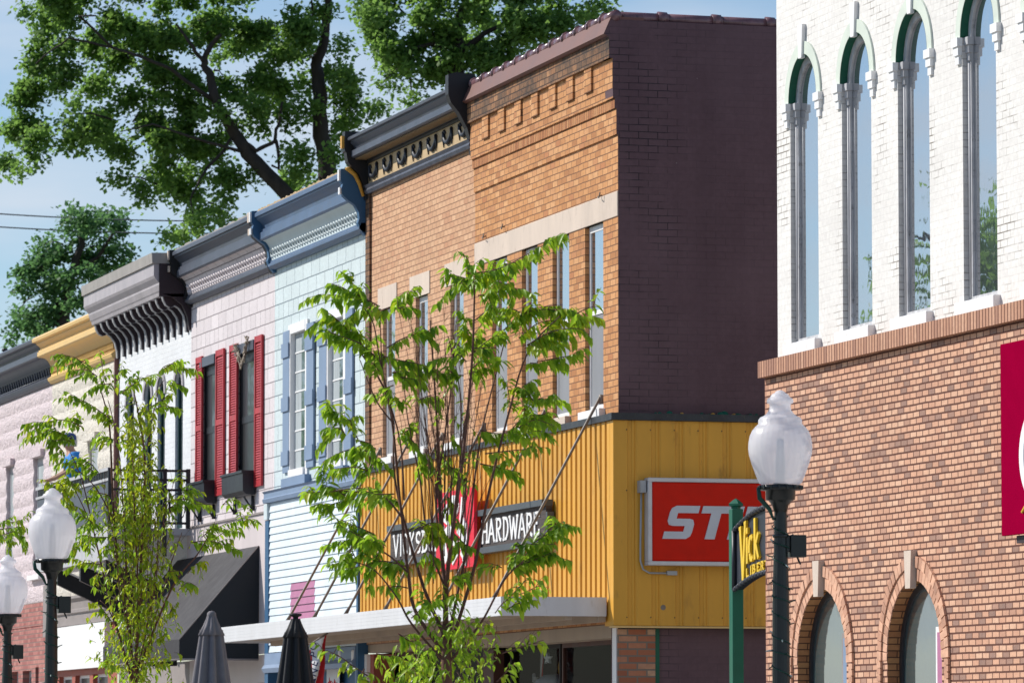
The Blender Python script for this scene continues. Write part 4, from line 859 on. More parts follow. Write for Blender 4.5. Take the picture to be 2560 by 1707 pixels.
pz = on_x(2556, 1280, X0-om-.004); mb = MB(); mb.tube([(X0-om-.006, pz.y, pz.z), (X0-om-.006, pz.y-.08, pz.z+.05), (X0-om-.006, pz.y-.3, pz.z+.02)], .012, 6); mb.build('flourish', 'gold_letter', bd)
mb = MB(); mb.fb(pa.y-2.3, pa.y-.22, pb.z-.07, pb.z-.005, .001, om-.05); mb.fb(pa.y-2.3, pa.y-.2, pa.z-.3, pa.z-.2, .0, om-.045); mb.build('mounting_rail', 'dark_brown', MS)
# green post with the arched navy sign
XP = 16.0
pp = on_x(1840, 1300, XP); yp = pp.y
GP = thing('post_sign', 'green wooden post carrying an arched navy sign with gold lettering', 'sign', (XP, yp, 0))
ztp = on_x(1840, 1272, XP).z
mb = MB(); mb.box(XP-.06, XP+.06, yp-.06, yp+.06, 0, ztp); bevel(mb.build('post', 'post_green', GP), .008)
mb = MB(); mb.lathe([(.001, .09), (.03, .075), (.078, .035), (.078, .015), (.05, .0), (.05, -.02)], 4, (XP, yp, ztp+.02), 0, False, None); mb.build('finial', 'post_green', GP)
L_ = 2.4; ya = yp-.075
zt_e = on_x(1851, 1325, XP).z; zb_e = on_x(1851, 1473, XP).z
def zarc(s, ze, rise=.62): q = s/L_; return ze+rise*4*q*(1-q)
ns_ = 24; top = [(s*L_/ns_, zarc(s*L_/ns_, zt_e, .20)) for s in range(ns_+1)]; bot = [(s*L_/ns_, zarc(s*L_/ns_, zb_e, .15)) for s in range(ns_+1)]
outl = bot+top[::-1]
fs = lambda o: (lambda a, b, t: (XP-t, ya-a, b))
mb = MB(); mb.prism(outl, fs(0), -.05, .03); sp = mb.build('sign_panel', 'sign_navy', GP)
mb = MB()
edge = outl+[outl[0]]
for (a0, b0), (a1, b1) in zip(edge, edge[1:]): mb.tube([(XP-.045, ya-a0, b0), (XP-.045, ya-a1, b1)], .028, 6)
mb.build('moulding', 'sign_navy', sp)
mb = MB()
def ft(a, b, t):
    s = .22+a; return (XP-.031-t, ya-s, zarc(s, zb_e, .15)+.17+b)
stroke_text(mb, 'vick', ft, .62, .40, .055, .025, .1)
mb2 = MB(); stroke_text(mb2, 'LIBERTY', lambda a, b, t: ft(a+.17, b-.14, t), .85, .085, .028, .018, .25)
mb.v, mb.f, mb.m, mb.sm = mb.v, mb.f, mb.m, mb.sm
mb.build('lettering', 'gold_letter', sp); mb2.build('lettering', 'gold_letter', sp)
# black awning
oa = 1.2; ya0, ya1 = Yat(655, .0), 74.9
AW = thing('black_awning', 'large black fabric awning sloping out below the red shuttered windows', 'awning', (X0-.5, (ya0+ya1)/2, 2.6))
za_t, za_m, za_b = Zat(660, 1363), 3.20, 2.92
mb = MB(); mb.sweep([(.055, za_t), (oa, za_m), (oa, za_b), (oa-.012, za_b), (oa-.012, za_m-.012), (.055, za_t-.02)], ya0, ya1); mb.build('fabric', 'awning_black', AW)
for yy in (ya0-.006, ya1-.006):
    mb = MB(); mb.sweep([(.055, za_t-.004), (oa-.004, za_m-.004), (oa-.004, za_b), (.055, za_b)], yy, yy+.004); mb.build('side_panel', 'awning_side', AW)
mb = MB(); mb.tube([FY(ya0-.008, za_t, .06), FY(ya0-.008, za_m, oa)], .008, 5); mb.tube([FY(ya0-.005, za_b, .06), FY(ya0-.005, za_b, oa)], .016, 6); mb.tube([FY(ya0, za_b, oa-.01), FY(ya1, za_b, oa-.01)], .016, 6); mb.build('piping', 'taupe', AW)
# window boxes
for i, (a, b) in enumerate((wa, wb)):
    mb = MB(); mb.sweep([(.02, 5.28), (.15, 5.28), (.20, 5.33), (.205, 5.60), (.02, 5.60)], a-.12, b+.10); mb.sweep([(.01, 5.585), (.225, 5.585), (.225, 5.62), (.01, 5.62)], a-.14, b+.12)
    o_ = MB(); wbx = thing('window_box', ['black window box below the red shuttered window next to the balcony', 'black window box below the red shuttered window with the dried garland'][i], 'planter', (X0-.1, (a+b)/2, 5.28), 'window boxes below the red shutters')
    mb.build('trough', 'window_black', wbx)
    for q in range(2): mb = MB(); mb.tube([FY(a+q*(b-a), 5.27, .03), FY(a+q*(b-a), 5.05, .03)], [.02, .03], 6); mb.tube([FY(a+q*(b-a), 5.06, .03), FY(a+q*(b-a), 5.25, .16)], .014, 6); mb.build('bracket', 'window_black', wbx)
mb = MB(); c = .5*(wb[0]+wb[1])
pth = [FY(c+.42*math.cos(t)*.9, 7.5-.26*math.sin(t)**2-.03*math.cos(3*t), .07) for t in [math.pi*i/16 for i in range(17)]]
for k in range(60):
    p = Vector(random.choice(pth)); mb.tube([p+Vector((random.uniform(-.03, .02), random.uniform(-.06, .06), random.uniform(-.05, .05))), p+Vector((random.uniform(-.06, .02), random.uniform(-.12, .12), random.uniform(-.1, .08)))], [.014, .004], 4)
mb.tube(pth, .018, 6); mb.tube([pth[3], FY(c, 7.12, .08), pth[13]], .014, 5)
tag(mb.build('dried_garland', 'dried'), 'tangled dried garland hanging over the dark window with red shutters', 'garland')
# balcony
zb, obx = 4.97, 1.32; yb0, yb1 = 73.95, 80.1
BL = thing('balcony', 'slate coloured balcony with panelled railing on the white building', 'balcony', (X0-.6, (yb0+yb1)/2, 4.5))
mb = MB(); mb.fb(yb0, yb1, zb-.10, zb, .02, obx); mb.build('floor', 'grey_frame', BL)
mb = MB(); mb.fb(yb0, yb1, 4.50, zb-.101, obx-.06, obx); mb.fb(yb0+.05, yb1, 4.50, 4.52, obx-.55, obx-.06); mb.build('edge_beam', 'grey_frame', BL)
mb = MB(); mb.fb(yb0+.06, yb1-.06, zb+.03, 5.68, obx-.04, obx-.015); mb.build('front_panel', 'slate_paint', BL)
mb = MB(); mb.fb(yb0, yb1, 5.83, 5.88, obx-.06, obx+.01); mb.fb(yb0, yb1, 5.68, 5.72, obx-.05, obx+.005); mb.build('front_rail', 'grey_frame', BL)
y = yb0+.15
while y < yb1-.06: mb = MB(); mb.fb(y, y+.05, 5.72, 5.83, obx-.04, obx-.01); mb.build('baluster', 'window_black', BL); y += .13
for o_ in (obx-.06, .42, .06): mb = MB(); mb.fb(yb0-.002, yb0+.06, 4.55 if o_ == .42 else zb, 5.87, o_-.0, o_+.06); mb.build('post', 'window_black', BL)
for z in (5.84, 5.70, 5.55, 5.05): mb = MB(); mb.fb(yb0+.012, yb0+.05, z-.018, z+.018, .12, obx-.06); mb.build('side_rail', 'window_black', BL)
mb = MB()
for o_ in np.arange(.2, obx-.1, .17):
    if abs(o_-.45) < .06: continue
    mb.fb(yb0+.02, yb0+.04, 5.06, 5.54, o_, o_+.02)
for o_ in (.25, .8):
    mb.tube([FY(yb0+.03, 5.1+.4*math.sin(t/2)**2, o_+.12*math.sin(t)) for t in [i*.5 for i in range(13)]], .012, 5)
mb.build('iron_bars', 'window_black', BL)
for y in (yb0+.25, yb0+2.3, yb1-1.9):
    mb = MB(); mb.prism([(obx-.02, 4.499), (.02, 3.92), (.02, 3.65), (obx-.02-.0, 4.25+.0)], lambda o_, z, t: (X0-o_, t, z), y, y+.12); br_ = mb.build('brace', 'black_paint', BL)
    mb = MB(); mb.prism([(obx-.02, 4.503), (.02, 3.924), (.02, 3.955), (obx-.02, 4.534)], lambda o_, z, t: (X0-o_, t, z), y-.01, y+.13); mb.build('brace_edge', 'white_trim', br_)
# power lines beyond
for k, (v0, v1) in enumerate(((533, 551), (566, 582))):
    a, b = at_d(-120, v0-6, 150), at_d(640, v1+2, 150)
    mb = MB(); mb.tube([a.lerp(b, i/12)-Vector((0, 0, .10*math.sin(math.pi*i/12))) for i in range(13)], .022, 5)
    tag(mb.build('power_line', 'power_wire'), ['upper of two thin grey power lines crossing the sky at left', 'lower of two thin grey power lines crossing the sky at left'][k], 'cable', 'power lines in the sky')
# flag under the canopy
FL = thing('open_flag', 'red white and blue open flag hanging under the white canopy', 'flag', at_d(795, 1600, 62))
def fl(s, t):                                                # s across, t down
    b = at_d(764+52*s-6*t*s, 1600+130*t-14*s*(1-t)+18*(1-s)*(1-t), 62); return b+Vector((0, .04*math.sin(6*s+3*t)+.03*math.sin(9*t), 0))
def cloth(mb_, s0, s1, t0, t1, off, mi, n=10):
    vs = [fl(s0+(s1-s0)*i/n, t0+(t1-t0)*j/n)+Vector((0, -off, 0)) for j in range(n+1) for i in range(n+1)]
    mb_.add(vs, [(j*(n+1)+i, j*(n+1)+i+1, (j+1)*(n+1)+i+1, (j+1)*(n+1)+i) for j in range(n) for i in range(n)], mi, True)
mb = MB(); na, nb_ = 26, 34
mb.v = [tuple(fl(i/na, 1.3*j/nb_)) for j in range(nb_+1) for i in range(na+1)]
for j in range(nb_):
    for i in range(na):
        s_, t_ = (i+.5)/na, 1.3*(j+.5)/nb_
        mb.f.append([j*(na+1)+i, j*(na+1)+i+1, (j+1)*(na+1)+i+1, (j+1)*(na+1)+i]); mb.sm.append(True)
        mb.m.append(0 if s_ > .88-.42*t_ else 0 if s_ < .34-.25*abs(t_-.3) and .1 < t_ < .52 else 2 if t_ > .72 and s_ < .62-.35*(t_-.72)-.08 else 1)
mb.build('cloth', ['cloth_red', 'cloth_white', 'cloth_navy'], FL)
def text_mesh(txt, size, ext=.003):
    cu = bpy.data.curves.new('text', 'FONT'); cu.body = txt; cu.size = size; cu.extrude = ext; cu.align_x = 'CENTER'
    ob = bpy.data.objects.new('text', cu); COL.objects.link(ob); dg = bpy.context.evaluated_depsgraph_get(); me = bpy.data.meshes.new_from_object(ob.evaluated_get(dg))
    bpy.data.objects.remove(ob); return me
for i, ch in enumerate('OPEN'):
    me = text_mesh(ch, .13); me.materials.clear(); me.materials.append(M['cloth_navy']); o_ = bpy.data.objects.new('letter', me); COL.objects.link(o_)
    p = fl(.52, .12+.17*i)+Vector((0, -.02, 0)); o_.parent = FL; o_.location = p-FL.location; o_.rotation_euler = (math.radians(90), math.radians(-70), math.radians(0))
mb = MB(); mb.tube([fl(.25, 0)+Vector((0, 0, .0)), fl(1.02, -.02), fl(1.02, -.02)+Vector((.04, .04, .05))], .012, 6); mb.build('pole', 'rod', FL)
# poster in the light blue shop window
mb = MB(); a, b = sorted((Yat(848, -.22), Yat(816, -.22))); mb.fb(a, b, 1.5, Zat(830, 1658, -.22), -.225, -.22); po = mb.build('patterned_poster', 'cloth_white')
tag(po, 'white poster with red blossom pattern in the light blue shop front', 'poster')
mb = MB()
for k in range(22):
    yy, zz = random.uniform(a+.08, b-.08), random.uniform(1.6, Zat(830, 1658, -.22)-.07); n = 9; ph = random.random()*6
    mb.prism([(yy+(.10+.05*math.cos(5*(ph+2*math.pi*i/n)))*math.cos(2*math.pi*i/n), zz+.55*(.10+.05*math.cos(5*(ph+2*math.pi*i/n)))*math.sin(2*math.pi*i/n)) for i in range(n)], FY, -.2199, -.219+.0004*k)
mb.build('blossom_print', 'cloth_red', po)
# shop window display
def disp(u, v, o=-.8): return on_x(u, v, X0-o)
def star(c, r, nm, lab):
    r *= .8
    m_ = MB(); m_.prism([(c.y+(r if i % 2 == 0 else r*.42)*math.cos(math.pi/2+math.pi*i/5)*2.2, c.z+(r if i % 2 == 0 else r*.42)*math.sin(math.pi/2+math.pi*i/5)) for i in range(10)], FY, X0-c.x, X0-c.x+.03)
    tag(m_.build(nm, 'star_tin'), lab, 'star', 'tin stars in the shop window')
star(disp(1373, 1645, -.6), .09, 'tin_star', 'pale tin star hanging higher in the hardware shop window'); star(disp(1338, 1697, -.6), .09, 'tin_star', 'pale tin star lower in the hardware shop window')
mb = MB(); c = disp(1346, 1600, -.7)
for k in range(9): mb.add([FY(c.y+.26-.065*k, c.z, -.7+.02*(k % 2)), FY(c.y+.195-.065*k, c.z, -.68-.02*(k % 2)), FY(c.y+.195-.065*k, c.z-.45, -.66), FY(c.y+.26-.065*k, c.z-.45, -.66)], [(0, 1, 2, 3)], k % 2)
tag(mb.build('striped_bunting', ['cloth_red', 'cloth_white']), 'red and white striped bunting hanging in the hardware shop window', 'bunting')
def sack(c, r, lab, m_='sack', nm='cushion'):
    b_ = MB(); b_.lathe([(.001, r*.55), (r*.6, r*.5), (r*.95, r*.25), (r, 0), (r*.9, -r*.3), (r*.5, -r*.45), (.001, -r*.46)], 18, c, 0, True, lambda a, z: 1+.08*math.sin(3*a)); tag(b_.build(nm, m_), lab, nm, None)
sack(disp(1392, 1712, -.7), .24, 'grey cushion at the bottom of the hardware shop window'); sack(disp(1328, 1670, -.7), .16, 'dark red round cushion in the hardware shop window', 'cloth_red'); sack(disp(1275, 1690, -.7), .16, 'pale grey cushion beside the brown column in the shop window', 'taupe')
mb = MB(); c = disp(1330, 1640, -.75)
for k in range(7): mb.add([FY(c.y+.3-.07*k, c.z+.1, -.78), FY(c.y+.23-.07*k, c.z+.1, -.78), FY(c.y+.23-.07*k, c.z-.35, -.76), FY(c.y+.3-.07*k, c.z-.35, -.76)], [(0, 1, 2, 3)], k % 2)
tag(mb.build('folded_flag', ['cloth_navy', 'cloth_red']), 'navy and red striped cloth hanging low in the hardware shop window', 'cloth')
for k, u in enumerate((1296, 1310, 1420)):
    c = disp(u, 1668, -.85); mb = MB(); mb.lathe([(.001, .20), (.05, .19), (.10, .12), (.12, 0), (.10, -.2), (.001, -.21)], 14, c)
    tag(mb.build('vase', ['cloth_white', 'dark_green', 'gold'][k]), ['off-white vase in the hardware shop window', 'dark green vase in the hardware shop window', 'ochre vase in the hardware shop window'][k], 'vase')
mb = MB(); c = disp(1395, 1606, -.9); mb.fb(c.y-.2, c.y+.25, c.z-.05, c.z+.03, -.95, -.85); tag(bevel(mb.build('shelf_box', 'gold_letter')), 'yellow carton high in the hardware shop window', 'box')

# ------------------------------------------------------------------ street lamps
KL = .41/315
def make_lamp(label):
    r = thing('street_lamp', label, 'street lamp', (0, 0, 0), 'acorn street lamps along the kerb')
    H = 3.62                                                  # height of the globe seat
    prof = [(92, 0), (105, -8), (122, -50), (140, -100), (153, -145), (157.5, -178), (156, -205), (150, -238), (138, -265), (122, -284), (108, -297), (107, -318), (98, -330), (80, -338), (66, -350), (55, -365), (51, -385), (53, -397), (64, -402), (66, -412), (60, -424), (48, -430), (46, -436), (38, -446), (24, -452), (22, -458), (12, -463), (1, -465)]
    b = MB(); b.lathe([(p*KL, H-q*KL) for p, q in prof], 96, (0, 0, 0), 0, True, lambda a, z: 1+.006*math.cos(32*a)); b.build('globe', 'globe', r)
    b = MB(); b.lathe([(.001, H+.30), (.022, H+.29), (.026, H+.18), (.035, H+.14), (.03, H+.02), (.05, H+.005), (.001, H+.004)], 16); b.build('bulb', 'curtain', r)
    b = MB(); b.lathe([(.001, H-.004), (105*KL, H-.004), (106*KL, H-27*KL), (74*KL, H-28*KL), (72*KL, H-74*KL), (58*KL, H-80*KL), (42*KL, H-100*KL), (33*KL, H-130*KL), (31*KL, H-136*KL)], 32, (0, 0, 0), 0, True)
    for k in range(16):
        a = 2*math.pi*k/16; b.box(106*KL*math.cos(a)-.006, 106*KL*math.cos(a)+.006, 106*KL*math.sin(a)-.006, 106*KL*math.sin(a)+.006, H-25*KL, H-5*KL)
    b.build('collar', 'pole_black', r)
    flute = lambda a, z: 1+.035*abs(math.cos(8*a))
    b = MB(); b.lathe([(30*KL, H-136*KL), (32*KL, H-300*KL), (40*KL, H-520*KL), (.062, 1.1), (.065, .95), (.09, .9), (.10, .6), (.15, .5), (.16, .15), (.19, .13), (.19, 0)], 64, (0, 0, 0), 0, True, flute); b.build('pole', 'pole_black', r)
    b = MB(); z1 = H-245*KL
    b.box(.02, .055, -.03, .03, z1-.11, z1-.005); b.box(.055, .16, -.045, .045, z1-.145, z1-.002); b.tube([(0, 0, z1+.0), (0, 0, z1-.02)], .052, 16); b.tube([(.11, 0, z1-.14), (.13, -.01, z1-.19)], .008, 5)
    bevel(b.build('power_box', 'pole_black', r), .012, 3)
    return r
def copy_thing(src):
    r = src.copy(); COL.objects.link(r)
    for ch in list(src.children):
        c = ch.copy(); COL.objects.link(c); c.parent = r
        for g_ in ch.children: d = g_.copy(); COL.objects.link(d); d.parent = c
    return r
lamps = [((1951, 1211), 32.0, 'nearest acorn street lamp, in front of the mottled pink brick wall'), ((130, 1396), 42.8, 'acorn street lamp with the bushy yellow-green tree beside its globe'), ((19, 1533), 51.4, 'farthest acorn street lamp, standing before the red brick wall')]
def make_lights(label):
    b = MB(); H = 3.62; pts = []; z = H-.20
    prng = random.Random(5); turns = 15
    for i in range(turns*14+1):
        t = i/14; zz = z-.115*t-.02*math.sin(t*2.1); rr = .048+.009*max(0, min(1, (H-.2-zz)/1.0))+.004; a = 2*math.pi*t
        pts.append(Vector((rr*math.cos(a), rr*math.sin(a), zz)))
    b.tube(pts, .0042, 4)
    b.tube([Vector((-.16, -.03, H-.02)), Vector((-.15, -.03, H-.09)), Vector((-.08, -.02, H-.16)), Vector((-.05, 0, H-.22)), pts[0]], [.012, .016, .014, .01, .005], 6)
    for i in range(4, len(pts), 5):
        d = Vector((pts[i].x, pts[i].y, 0)).normalized()*(.02+.02*prng.random())+Vector((0, 0, prng.uniform(-.02, .02)))
        b.tube([pts[i], pts[i]+d], [.005, .0035], 4, prng.choice((0, 0, 0, 1)))
    return tag(b.build('string_lights', ['wire_green', 'bulb']), label, 'string lights', 'string lights wound round the lamp posts')
lamp0 = make_lamp(lamps[0][2]); sl0 = make_lights('green string lights wound around the pole of the nearest street lamp')
for i, ((u, v), d, lab) in enumerate(lamps):
    o_ = lamp0 if i == 0 else copy_thing(lamp0); o_['label'] = lab; p = at_d(u, v, d)
    o_.location = (p.x, p.y, p.z-3.62)
    s_ = sl0 if i == 0 else sl0.copy()
    if i: COL.objects.link(s_); s_['label'] = ['', 'green string lights wound around the pole of the lamp beside the leafy young tree', 'green string lights wound around the pole of the farthest street lamp'][i]
    s_.location = o_.location
    g_ = MB(); g_.box(p.x-.3, p.x+.3, p.y-.3, p.y+.3, -.1, max(.14, p.z-3.62+.001)); struct(g_.build('lamp_footing', 'concrete'))
# ------------------------------------------------------------------ closed patio umbrellas
def umbrella(u, v, d, label, mat, cap):
    p = at_d(u, v, d); r = thing('closed_umbrella', label, 'umbrella', (p.x, p.y, .13), 'closed patio umbrellas'); zt_ = p.z
    fold = lambda n, amp, ph=0: (lambda a, z: 1+amp*(abs(math.cos(n*a/2+ph))*2-1.2))
    P = lambda rr, z: (rr, z)
    b = MB(); b.lathe([P(.066, zt_-.13), P(.088, zt_-.3), P(.114, zt_-.5), P(.146, zt_-.85), P(.165, zt_-1.1), P(.14, zt_-1.25), P(.155, zt_-1.5), P(.11, zt_-1.62), P(.02, zt_-1.60)], 64, (p.x, p.y, 0), 0, True, fold(8, .24, .4)); b.build('canopy', mat, r)
    b = MB(); b.lathe([P(.030, zt_-.035), P(.034, zt_-.05), P(.054, zt_-.10), P(.086, zt_-.165), P(.080, zt_-.168), P(.03, zt_-.1)], 64, (p.x, p.y, 0), 0, True, fold(8, .10, .4)); b.build('vent_cap', mat, r)
    b = MB(); b.lathe(cap(zt_), 24, (p.x, p.y, 0)); b.build('finial', mat, r)
    b = MB(); b.tube([(p.x, p.y, .2), (p.x, p.y, zt_-.1)], .019, 10); b.build('pole', 'rod', r)
    b = MB(); b.lathe([(.001, .26), (.04, .25), (.05, .2), (.25, .19), (.27, .13), (.001, .13)], 24, (p.x, p.y, 0)); b.build('base', 'black_paint', r)
umbrella(529, 1526, 34, 'closed grey patio umbrella with domed top before the black awning', 'umb_grey', lambda z: [(.001, z), (.018, z-.003), (.029, z-.014), (.032, z-.03), (.030, z-.04)])
umbrella(739, 1533, 35, 'closed black patio umbrella with flat disc top before the light blue siding', 'umb_black', lambda z: [(.001, z), (.042, z), (.045, z-.008), (.040, z-.016), (.02, z-.024), (.016, z-.04), (.032, z-.045)])

# ------------------------------------------------------------------ person on the balcony
def skinned(name, verts, edges, radii, mat, parent, root=0, sub=2):
    me = bpy.data.meshes.new(name); me.from_pydata(verts, edges, []); o = bpy.data.objects.new(name, me); COL.objects.link(o); o.parent = parent
    me.materials.append(M[mat]); s = o.modifiers.new('skin', 'SKIN')
    for i, r in enumerate(radii): me.skin_vertices[0].data[i].radius = (r, r) if not isinstance(r, tuple) else r
    me.skin_vertices[0].data[root].use_root = True; s.use_smooth_shade = True
    q = o.modifiers.new('sub', 'SUBSURF'); q.levels = sub; q.render_levels = sub; return o
pc = on_x(181, 1100, X0-.82)
PR = thing('person', 'person in bright blue shirt and dark blue cap standing at the balcony railing', 'person', (pc.x, pc.y, zb))
hz = pc.z-zb
# x: towards the street is negative; the person faces -X, arms on the rail
V = [(.06, 0, .92), (.06, 0, 1.08), (.03, 0, 1.28), (.0, 0, 1.42), (-.03, 0, 1.50), (-.05, 0, 1.57), (-.055, 0, 1.64), (-.045, 0, 1.70), (-.155, 0, 1.585),
     (.0, .19, 1.39), (-.08, .24, 1.15), (-.33, .20, 1.02), (-.41, .19, 1.0), (.0, -.19, 1.39), (-.08, -.24, 1.15), (-.33, -.20, 1.02), (-.41, -.19, 1.0),
     (.06, .10, .86), (.03, .11, .48), (.07, .12, .08), (-.10, .13, .03), (.06, -.10, .86), (.03, -.11, .48), (.07, -.12, .08), (-.10, -.13, .03)]
E = [(0, 1), (1, 2), (2, 3), (3, 4), (4, 5), (5, 6), (6, 7), (5, 8), (3, 9), (9, 10), (10, 11), (11, 12), (3, 13), (13, 14), (14, 15), (15, 16), (0, 17), (17, 18), (18, 19), (19, 20), (0, 21), (21, 22), (22, 23), (23, 24)]
R_ = [.13, .12, .14, .11, .055, .085, .10, .06, .018, .06, .045, .032, .036, .06, .045, .032, .036, .085, .058, .042, .04, .085, .058, .042, .04]
for s, b0 in ((1, 12), (-1, 16)):
    for k, (dy, ln) in enumerate(((-.028, .07), (-.010, .085), (.009, .08), (.027, .062))):
        i = len(V); V += [(-.44, s*.19+dy, 1.0), (-.44-ln*.55, s*.19+dy*1.15, .995), (-.44-ln*.85, s*.19+dy*1.2, .965)]; R_ += [.010, .009, .007]; E += [(b0, i), (i, i+1), (i+1, i+2)]
    i = len(V); V += [(-.43, s*.19-s*.035, .995), (-.46, s*.19-s*.055, .985)]; R_ += [.011, .008]; E += [(b0, i), (i, i+1)]
skinned('body', V, E, R_, 'skin', PR)
skinned('shirt', [(.06, 0, .86), (.06, 0, 1.0), (.05, 0, 1.18), (.02, 0, 1.34), (.0, 0, 1.43), (.0, .19, 1.39), (-.06, .24, 1.18), (.0, -.19, 1.39), (-.06, -.24, 1.18)], [(0, 1), (1, 2), (2, 3), (3, 4), (3, 5), (5, 6), (3, 7), (7, 8)], [.17, .165, .17, .165, .075, .095, .078, .095, .078], 'shirt_blue', PR)
skinned('trousers', [(.06, 0, .90), (.06, .10, .84), (.03, .11, .48), (.07, .12, .08), (.06, -.10, .84), (.03, -.11, .48), (.07, -.12, .08)], [(0, 1), (1, 2), (2, 3), (0, 4), (4, 5), (5, 6)], [.15, .11, .085, .07, .11, .085, .07], 'jeans', PR)
b = MB(); hp = PR.location
b.lathe([(.118, -.01), (.121, .03), (.108, .075), (.07, .105), (.001, .118)], 24, (hp.x-.05, hp.y, hp.z+1.665)); b.tube([(hp.x-.14, hp.y-.0, hp.z+1.665), (hp.x-.20, hp.y, hp.z+1.655), (hp.x-.235, hp.y, hp.z+1.645)], [.075, .06, .02], 10); b.build('cap', 'cap_blue', PR)
b = MB(); b.lathe([(.108, -.10), (.114, -.05), (.116, .0)], 24, (hp.x-.035, hp.y, hp.z+1.66)); b.build('hair', 'hair_grey', PR)

# ------------------------------------------------------------------ trees
def leaf_mesh(name, P, D, N, L, Wd, mat, parent, fold=.25, curl=.2, simple=False):
    """P base, D direction, N normal (n,3); one folded leaf each"""
    n = len(P); S = np.cross(D, N); S /= np.linalg.norm(S, axis=1, keepdims=True)+1e-9; N2 = np.cross(S, D)
    L = L[:, None]; Wd = Wd[:, None]
    if simple:
        v = np.stack([P, P+D*L*.5+S*Wd*.5-N2*L*.06, P+D*L, P+D*L*.5-S*Wd*.5-N2*L*.06], 1).reshape(-1, 3); per = 4
        fidx = np.array([0, 1, 2, 0, 2, 3]); nf = 2
    else:
        dn = -N2*curl
        v = np.stack([P, P+D*L*.35+dn*L*.12, P+D*L*.7+dn*L*.45, P+D*L+dn*L*.95,
                      P+D*L*.33+S*Wd*.5+N2*Wd*fold+dn*L*.12, P+D*L*.68+S*Wd*.34+N2*Wd*fold*.7+dn*L*.45,
                      P+D*L*.33-S*Wd*.5+N2*Wd*fold+dn*L*.12, P+D*L*.68-S*Wd*.34+N2*Wd*fold*.7+dn*L*.45], 1).reshape(-1, 3); per = 8
        fidx = np.array([0, 4, 1, 1, 4, 5, 1, 5, 2, 2, 5, 3, 0, 1, 6, 1, 7, 6, 1, 2, 7, 2, 3, 7]); nf = 8
    F_ = (np.arange(n)[:, None]*per+fidx[None, :]).reshape(-1)
    off = np.zeros(3); p = parent
    while p is not None: off += np.array(p.location); p = p.parent
    me = bpy.data.meshes.new(name); me.vertices.add(len(v)); me.vertices.foreach_set('co', (v-off).astype(np.float32).ravel())
    me.loops.add(len(F_)); me.loops.foreach_set('vertex_index', F_.astype(np.int32)); nt_ = n*nf
    me.polygons.add(nt_); me.polygons.foreach_set('loop_start', np.arange(0, nt_*3, 3, dtype=np.int32)); me.polygons.foreach_set('loop_total', np.full(nt_, 3, np.int32))
    me.polygons.foreach_set('use_smooth', np.ones(nt_, bool)); me.update(calc_edges=True); me.validate()
    me.materials.append(M[mat]); o = bpy.data.objects.new(name, me); COL.objects.link(o); o.parent = parent; return o
def norm(a): return a/(np.linalg.norm(a, axis=1, keepdims=True)+1e-9)
RT, UP, FW = np.array(rt), np.array(up), np.array(fw)
def big_tree(label, d, blobs, limbs, dens, mat, leaf, depth_r, group, base):
    gp = at_d(base[0], HOR, d); t = thing('large_tree', label, 'tree', (gp.x, gp.y, 0), group); px = d/FPX
    m_ = MB()
    for path, r0, r1 in limbs:
        pts = [at_d(u, v, d+(0 if len(path) < 2 else dd)) if v is not None else Vector((gp.x, gp.y, -.1)) for (u, v, dd) in path]
        n_ = len(pts); pp_ = []; rr = []
        for i in range(n_-1):
            for k in range(4):
                f = k/4; q = pts[i].lerp(pts[i+1], f); pp_.append(q+Vector((random.uniform(-.04, .04), random.uniform(-.04, .04), 0))*(1 if 0 < i+f < n_-1 else 0)); rr.append(r0+(r1-r0)*(i+f)/(n_-1))
        pp_.append(pts[-1]); rr.append(r1); m_.tube(pp_, rr, 9)
    P = []; tips = []
    for (u, v, ru, rv) in blobs:
        ru, rv = ru*1.14, rv*1.16
        dep = RNG.normal(0, depth_r*.45); c = np.array(at_d(u, v, d+dep)); area = (ru*px)*(rv*px)
        nk = max(5, int(area*11)); kc = RNG.normal(0, 1, (nk, 3)); kc = norm(kc)*RNG.random((nk, 1))**.45
        kc = c+kc[:, :1]*RT*ru*px+kc[:, 1:2]*UP*rv*px+kc[:, 2:]*FW*max(ru, rv)*px*1.1
        tips += [kc[i] for i in range(0, nk, 5)]
        nl = int(area*dens); w_ = RNG.random(nk)**1.3+.15; idx = RNG.choice(nk, nl, p=w_/w_.sum()); sg = .17
        q = RNG.normal(0, 1, (nl, 3))*np.array([sg, sg, sg*.75])
        P.append(kc[idx]+q-np.array([0, 0, .12])*np.abs(RNG.normal(0, 1, (nl, 1)))*.8)
    P = np.concatenate(P); n = len(P)
    N = norm(RNG.normal(0, .65, (n, 3))+np.array([0, 0, .9])+np.array(sdir)*.25); D = norm(np.cross(N, RNG.normal(0, 1, (n, 3)))+np.array([0, 0, -.35]))
    L = leaf*RNG.uniform(.7, 1.3, n)
    # thin twigs running into the leaf clumps
    lim = [Vector(at_d(u, v, d)) for path, _, _ in limbs for (u, v, dd) in path if v is not None]
    for q in tips[::2]:
        q = Vector(q); near = sorted(lim, key=lambda a: (a-q).length)[:3]; a = random.choice(near)
        if (a-q).length > 6.5: continue
        s = a.lerp(q, .5); m_.tube([s, s.lerp(q, .5)+Vector((0, 0, .1)), q], [.035, .022, .01], 4)
    m_.build('trunk', 'bark_dark', t)
    leaf_mesh('crown', P, D, N, L, L*.75, mat, t, simple=True)
    return n
K = lambda l, s, ox=0, oy=0: [(ox+a/s, oy+b/s, c/s, e/s) for a, b, c, e in l]
